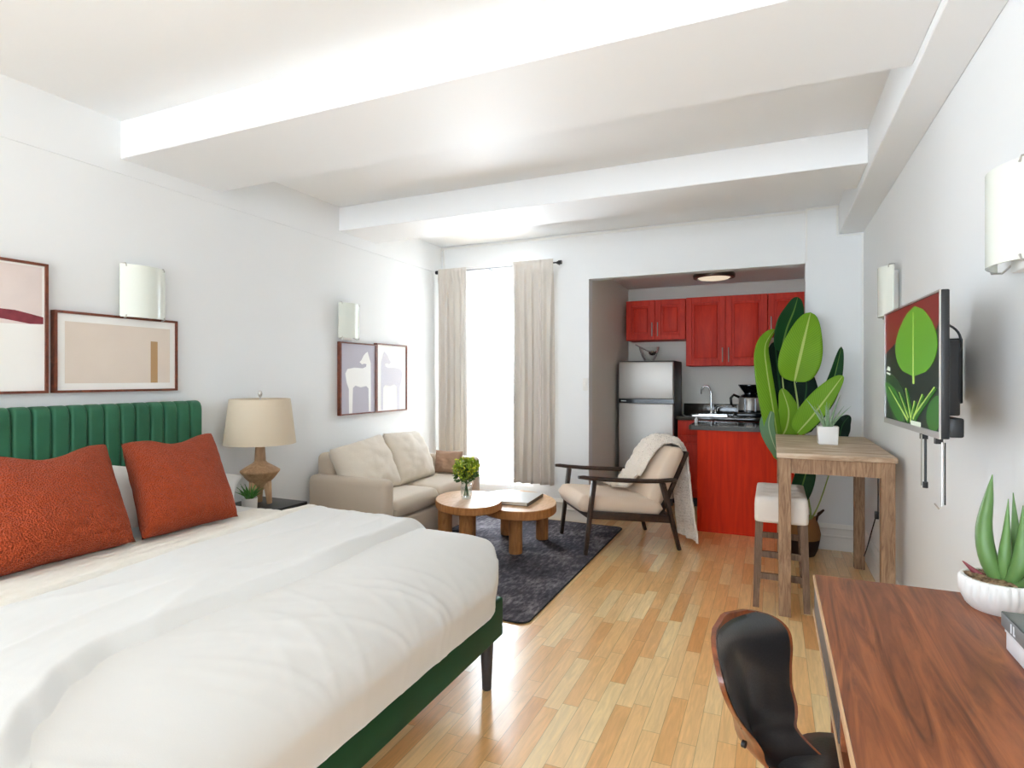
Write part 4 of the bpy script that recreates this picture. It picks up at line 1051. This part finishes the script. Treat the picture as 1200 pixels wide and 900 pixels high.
spoly('painted_reflection_leaf', 'scr_mid', leafpoly((.45, .0), (.02, .42), .17), 2)
spoly('painted_reflection_leaf', 'scr_leaf2', leafpoly((.42, .02), (.0, .34), .10), 3)
spoly('painted_reflection_leaf', 'scr_leaf', leafpoly((.60, .40), (.62, .975), .36), 4)
spoly('painted_reflection_rib', 'scr_rib', line((.60, .34), (.60, .93), .012), 5)
spoly('painted_reflection_leaf', 'scr_leaf2', leafpoly((.86, .0), (1.0, .26), .10), 3)
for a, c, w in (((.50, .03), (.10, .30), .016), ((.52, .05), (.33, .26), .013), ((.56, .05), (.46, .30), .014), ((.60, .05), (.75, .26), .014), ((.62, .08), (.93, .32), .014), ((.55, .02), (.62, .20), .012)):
    spoly('painted_reflection_blade', 'scr_leaf2', line((a[0]+.02, a[1]), (c[0]+.02, c[1]-.01), w*2.0), 5); spoly('painted_reflection_blade', 'scr_rib', line(a, c, w*.7), 6)
spoly('painted_reflection_pot', 'scr_white', [(.56, 0), (.72, 0), (.72, .035), (.56, .035)], 6)
for pts in ([(.05, .465), (.12, .455), (.12, .485), (.08, .50)], [(.05, .43), (.13, .415), (.13, .43), (.05, .445)]): spoly('screen_mark', 'scr_white', pts, 6)
MB().box(.10, .28, -.185, -.022, -.13, .10, .004).build('wall_bracket', 'black', tv)
MB().box(-.25, -.06, -.078, -.022, -.155, .075, .006).build('receiver_box', 'black', tv)
MB().tube(curve([(-.20, -.022, .12), (-.22, -.05, .125), (-.235, -.075, .10), (-.23, -.085, .06), (-.20, -.08, .03)], 16), .0035, 8).build('cable', 'black', tv)
for x in (-.22, -.06): MB().bar((x, -.03, -hh-.026), (x, -.03, -hh+.01), .02, .018).build('bracket_foot', 'black', tv)
MB().tube([(-.06, -.035, -hh-.02), (-.058, -.035, -hh-.17)], .004, 8).build('pull_cord', 'black', tv)
MB().tube([(-.058, -.035, -hh-.17), (-.058, -.035, -hh-.19)], .008, 10).build('pull_cord_end', 'black', tv)
MB().tube([(-.075, -.02, -hh-.01), (-.075, -.02, -hh-.18)], .0022, 6).build('pull_cord', 'nickel', tv)
MB().tube([(-.235, -.035, -hh-.02), (-.235, -.035, -hh-.215), (-.23, -.028, -hh-.225), (-.218, -.02, -hh-.212)], .0024, 8).build('pull_cord', 'nickel', tv)
MB().tube([(-.245, -.04, -hh-.02), (-.245, -.04, -hh-.21)], .002, 6).build('pull_cord', 'black', tv)
# wall cable behind the bar table
cb = thing('wall_cable', 'thin dark cable with plug down the right wall behind the table', 'cable', (W-.006, 4.55, 0))
MB().tube([(0, 0, .86), (0, 0, .5), (0, 0, .46)], .004, 8).build('cord', 'black', cb)
MB().box(-.02, .004, -.012, .012, .42, .47, .003).build('plug', 'black', cb)
MB().tube([(-.015, .0, .425), (-.03, .08, .30), (-.04, .20, .16), (-.06, .3, .03), (-.06, .4, .008)], .004, 8).build('cord', 'black', cb)

# ------------------------------------------------------------------ desk
dk = thing('desk', 'walnut desk with open cubbies along the right wall', 'desk', (0, 0, 0))
DX0, DX1, DY0, DY1 = 3.298, 3.80, .55, 2.075
DZ = .74
MB().box(DX0+.004, DX1, DY0, DY1, DZ-.02, DZ, .0015, 1).build('top', 'walnut', dk)
MB().box(DX0, DX0+.004, DY0, DY1, DZ-.02, DZ).build('edge_band', 'desk_edge', dk)
MB().box(DX0+.004, DX1, DY0, DY1, DZ-.125, DZ-.107).build('bottom_board', 'walnut', dk)
MB().box(DX0, DX0+.004, DY0, DY1, DZ-.125, DZ-.107).build('edge_band', 'desk_edge', dk)
for y in (DY0, 1.30, DY1-.018): MB().box(DX0+.004, DX1, y, y+.018, DZ-.107, DZ-.02).build('divider', 'walnut', dk)
MB().box(DX1-.012, DX1, DY0+.018, DY1-.018, DZ-.107, DZ-.02).build('back_board', 'black', dk)
d = MB().box(DX0+.002, DX0+.018, 1.322, DY1-.022, DZ-.105, DZ-.022).build('drawer', 'desk_grey', dk)
for x, y in ((DX0+.06, DY0+.08), (DX1-.06, DY0+.08), (DX0+.06, DY1-.08), (DX1-.06, DY1-.08)):
    MB().lathe([(.013, 0), (.022, DZ-.1255)], (x, y, 0), 20).build('leg', 'ply', dk)
# aloe in fluted pot
al = thing('potted_aloe', 'big-leaved aloe in fluted white bowl on the walnut desk', 'plant', (3.738, 1.965, DZ))
def flute(a, k, r): return r*(1+((.0, .02, .075, .06, .03, 0, 0)[k])*(abs(((a*15/PI+(.5 if k < 2 else 0)) % 1)-.5)*2) - .015)
MB().lathe([(.066, 0), (.076, .01), (.088, .045), (.087, .078), (.084, .084), (.078, .084), (.076, .07)], seg=156, mod=flute, caps=False).build('pot', 'white_cer', al)
b = MB(); b.lathe([(.0, .081), (.079, .077)], seg=30, caps=False)
for k in range(90):
    a = random.random()*6.28; r = .07*random.random()**.5; b.box(-.009, .009, -.005, .005, -.002, .003, mtx=Matrix.Translation((r*math.cos(a), r*math.sin(a), .082)) @ Matrix.Rotation(random.random()*3, 4, 'Z') @ Matrix.Rotation(random.uniform(-.4, .4), 4, 'X'))
b.build('bark_mulch', 'soil', al)
def aloe(base_, pts, w):
    c = curve([Vector(base_)+Vector(p) for p in pts], 14); n = 14
    MB().tube(c, [max(.001, w*(1-(k/n)**2.2)*(.8+.35*math.sin(PI*k/n))) for k in range(n+1)], 10, sx=1.15).build('leaf', 'aloe', al, angle=60)
aloe((0, 0, .07), [(0, 0, 0), (-.025, 0, .06), (-.032, .01, .14), (-.024, .0, .23), (-.016, .0, .29)], .021)
aloe((.0, .02, .07), [(0, 0, 0), (-.006, .03, .06), (-.012, .04, .13), (-.018, .045, .21)], .013)
aloe((.005, -.005, .07), [(0, 0, 0), (.0, -.01, .06), (.004, -.01, .13), (.008, -.012, .23)], .015)
aloe((.015, -.02, .07), [(0, 0, 0), (.015, -.02, .06), (.02, -.02, .13), (.02, -.025, .22)], .019)
aloe((.02, .01, .07), [(0, 0, 0), (.02, .02, .06), (.022, .02, .13), (.017, .02, .24)], .015)
aloe((.02, -.03, .07), [(0, 0, 0), (.02, -.04, .03), (.03, -.07, .08), (.035, -.09, .14)], .013)
MB().tube(curve([(-.02, .01, .07), (-.045, .02, .085), (-.075, .03, .112)], 8), [.008, .010, .010, .009, .008, .007, .005, .003, .001], 10, sx=.6).build('dry_leaf', 'red_leaf', al)
# box and book
wb = thing('storage_box', 'white box under the grey book at the desk edge', 'box', (0, 0, 0))
MB().box(3.668, 3.815, 1.36, 1.68, DZ+.0005, DZ+.048, .003).build('body', 'bookwhite', wb)
MB().box(3.666, 3.817, 1.358, 1.682, DZ+.040, DZ+.052, .002).build('lid', 'bookwhite', wb)
gb = thing('book', 'grey book lying on the white box on the desk', 'book', (0, 0, 0))
z = DZ+.0525
MB().box(3.662, 3.820, 1.35, 1.685, z, z+.004).build('back_cover', 'bookgrey', gb); MB().box(3.668, 3.818, 1.355, 1.68, z+.004, z+.028).build('pages', 'pages', gb)
MB().box(3.662, 3.820, 1.35, 1.685, z+.028, z+.032).build('front_cover', 'bookgrey', gb); MB().box(3.660, 3.666, 1.35, 1.685, z, z+.032, .002).build('spine', 'bookgrey', gb)
b = MB(); b.box(3.6592, 3.6602, 1.618, 1.623, z+.006, z+.026); b.box(3.6592, 3.6602, 1.603, 1.608, z+.006, z+.026); b.box(3.6592, 3.6602, 1.603, 1.598, z+.006, z+.010); b.build('spine_lettering', 'bookwhite', gb)

# ------------------------------------------------------------------ desk chair (local: +x forward, +y left)
CHA = math.atan2(-.36, .93)
ch = thing('desk_chair', 'bentwood chair with black padded seat pulled up to the desk', 'chair', (3.13, 1.53, 0), CHA)
def smooth_interp(p, x):
    for k in range(len(p)-1):
        if x <= p[k+1][0] or k == len(p)-2:
            a, b_, c, d = p[max(k-1, 0)], p[k], p[k+1], p[min(k+2, len(p)-1)]
            h = c[0]-b_[0]; t = min(1, max(0, (x-b_[0])/h))
            m0 = (c[1]-a[1])/(c[0]-a[0])*h if k > 0 else (c[1]-b_[1]); m1 = (d[1]-b_[1])/(d[0]-b_[0])*h if k < len(p)-2 else (c[1]-b_[1])
            return (2*t**3-3*t*t+1)*b_[1]+(t**3-2*t*t+t)*m0+(-2*t**3+3*t*t)*c[1]+(t**3-t*t)*m1
def back_pt(u, v, off=0):
    """u -1..1 across, v 0..1 from the seat up"""
    wv = [(0, .085), (.12, .088), (.25, .098), (.4, .124), (.55, .158), (.68, .182), (.78, .187), (.86, .172), (.92, .143), (.965, .098), (.99, .054), (1.0, .012)]
    w = smooth_interp(wv, v)
    z = .455+.325*v
    k_ = smooth_interp([(0, 13), (.25, 10), (.45, 4.4), (.65, 2.4), (1.0, 1.8)], v)
    x = -.045*v + .085 - .085*sm(v/.22) + k_*(u*w)**2
    n_ = Vector((-1, 0, 0))
    return Vector((x-off, u*w-.025, z))
def shell(name, matn, o0, o1, shrink=1.0, vmin=0, parent=ch, puff=0):
    b = MB()
    def fn(o, pf):
        def f(u, v):
            a = (2*u-1)*shrink; vv = vmin+(1-vmin)*v
            vv = vmin + (vv-vmin)*(shrink if shrink < 1 else 1)
            e = (1-abs(2*u-1)**4)*(1-abs(2*v-1)**6)
            return back_pt(a, vv, o) + Vector((pf*e, 0, 0))
        return f
    A = b.grid(24, 40, fn(o0, puff)); B = b.grid(24, 40, fn(o1, 0))
    for r in (0, -1):
        for i in range(24):
            try: b.bm.faces.new((A[r][i], A[r][i+1], B[r][i+1], B[r][i]))
            except ValueError: pass
    for k in (0, -1):
        for j in range(40):
            try: b.bm.faces.new((A[j][k], A[j+1][k], B[j+1][k], B[j][k]))
            except ValueError: pass
    return b.build(name, matn, parent, angle=50)
sb = shell('back_shell', 'ply', 0, .012)
shell('back_pad', 'leather', -.004, 0, .95, .02, puff=.022)
for z in (.60, .56): 
    p = back_pt(-.9 if z > .58 else -.9, .4, .012); 
    MB().tube([p+Vector((-.004, .012, z-.60)), p+Vector((.004, .012, z-.60))], .008, 12).build('screw_cap', 'black', sb)
def seat_pan(name, matn, z0, z1, s, dome):
    b = MB(); nn = 48
    def ring(z, k):
        o = []
        for i in range(nn):
            a = 2*PI*i/nn; cx, cy = math.cos(a), math.sin(a); p = 3.0
            r = (abs(cx)**p+abs(cy)**p)**(-1/p); w = .225-.02*cx
            o.append(b.bm.verts.new((.26+.215*r*cx*k*s, w*r*cy*k*s, z)))
        return o
    rs = [ring(z0, .96), ring(z0+.004, 1), ring(z1-.008, 1), ring(z1, .97), ring(z1+dome*.5, .8), ring(z1+dome*.85, .5), ring(z1+dome, .2)]
    for A, B in zip(rs, rs[1:]):
        for i in range(nn): b.bm.faces.new((A[i], A[(i+1) % nn], B[(i+1) % nn], B[i]))
    b.cap(list(reversed(rs[0]))); b.cap(rs[-1]); return b.build(name, matn, ch, angle=50)
seat_pan('seat_shell', 'ply', .425, .44, 1, 0)
seat_pan('seat_pad', 'leather', .44, .468, .97, .02)
for x, y in ((.12, .14), (.12, -.14), (.40, .15), (.40, -.15)):
    MB().tube([((x-.26)*1.5+.26, y*1.35, 0), (x, y, .425)], [.012, .019], 14).build('leg', 'ply', ch)

# ------------------------------------------------------------------ daylight, camera
w = bpy.data.worlds.new('daylight'); bpy.context.scene.world = w; w.use_nodes = True
bg = w.node_tree.nodes['Background']; bg.inputs[1].default_value = 12
wn = w.node_tree; tcw = N(wn, 'ShaderNodeTexCoord'); sxw = N(wn, 'ShaderNodeSeparateXYZ'); wn.links.new(tcw.outputs['Generated'], sxw.inputs[0])
crw = N(wn, 'ShaderNodeValToRGB'); ew = crw.color_ramp.elements      # made brighter below the horizon to light the ceiling, dimmer sky above
ew[0].position = .46; ew[0].color = (.82, .955, 1.08, 1); ew[1].position = .54; ew[1].color = (.46, .55, .65, 1)
mrw = N(wn, 'ShaderNodeMapRange'); mrw.inputs[1].default_value = -1; mrw.inputs[2].default_value = 1; wn.links.new(sxw.outputs[2], mrw.inputs[0])
wn.links.new(mrw.outputs[0], crw.inputs[0])
mry = N(wn, 'ShaderNodeMapRange'); mry.inputs[1].default_value = -.75; mry.inputs[2].default_value = .75; mry.inputs[3].default_value = .55; mry.inputs[4].default_value = .5
wn.links.new(sxw.outputs[1], mry.inputs[0])                         # set slightly dimmer towards the window to calm glare on the left wall
mxw = N(wn, 'ShaderNodeMix', data_type='RGBA', blend_type='MULTIPLY'); mxw.inputs[0].default_value = 1
wn.links.new(crw.outputs[0], mxw.inputs[6]); wn.links.new(mry.outputs[0], mxw.inputs[7]); wn.links.new(mxw.outputs[2], bg.inputs[0])
def lamp_area(name, loc, rot, sx, sy, power, col=(1, 1, 1), portal=False):
    l = bpy.data.lights.new(name, 'AREA'); l.shape = 'RECTANGLE'; l.size = sx; l.size_y = sy; l.energy = power; l.color = col
    if portal: l.cycles.is_portal = True
    o = bpy.data.objects.new(name, l); C.objects.link(o); o.location = loc; o.rotation_euler = rot; return o
for (x0, x1) in RW: lamp_area('fill_window_portal', ((x0+x1)/2, RY-.14, (RZ0+RZ1)/2), (PI/2, 0, 0), x1-x0, RZ1-RZ0, 1, portal=True).rotation_euler = (-PI/2, 0, 0)
lamp_area('fill_window_portal', (-.14, (LW[0]+LW[1])/2, (LW[2]+LW[3])/2), (0, -PI/2, 0), LW[3]-LW[2], LW[1]-LW[0], 1, portal=True)
lamp_area('window_daylight', (-.45, D+1.5, .8), (-PI/2-.15, 0, .35), 1.5, 2.4, 330, (.88, .96, 1.04))
cam = bpy.data.cameras.new('camera'); co = bpy.data.objects.new('camera', cam); C.objects.link(co)
co.location = CAM; co.rotation_euler = (PI/2, 0, YAW)
cam.sensor_fit = 'HORIZONTAL'; cam.sensor_width = 36; cam.lens = F/1200*36; cam.shift_y = -7/1200; cam.clip_start = .02
sc = bpy.context.scene; sc.camera = co
sc.view_settings.view_transform = 'Standard'; sc.view_settings.look = 'None'; sc.view_settings.gamma = 1; sc.view_settings.use_curve_mapping = False
sc.view_settings.exposure = 0.95
sc.cycles.use_denoising = True
sc.cycles.max_bounces = 10; sc.cycles.diffuse_bounces = 6; sc.cycles.transparent_max_bounces = 16; sc.cycles.sample_clamp_indirect = 6
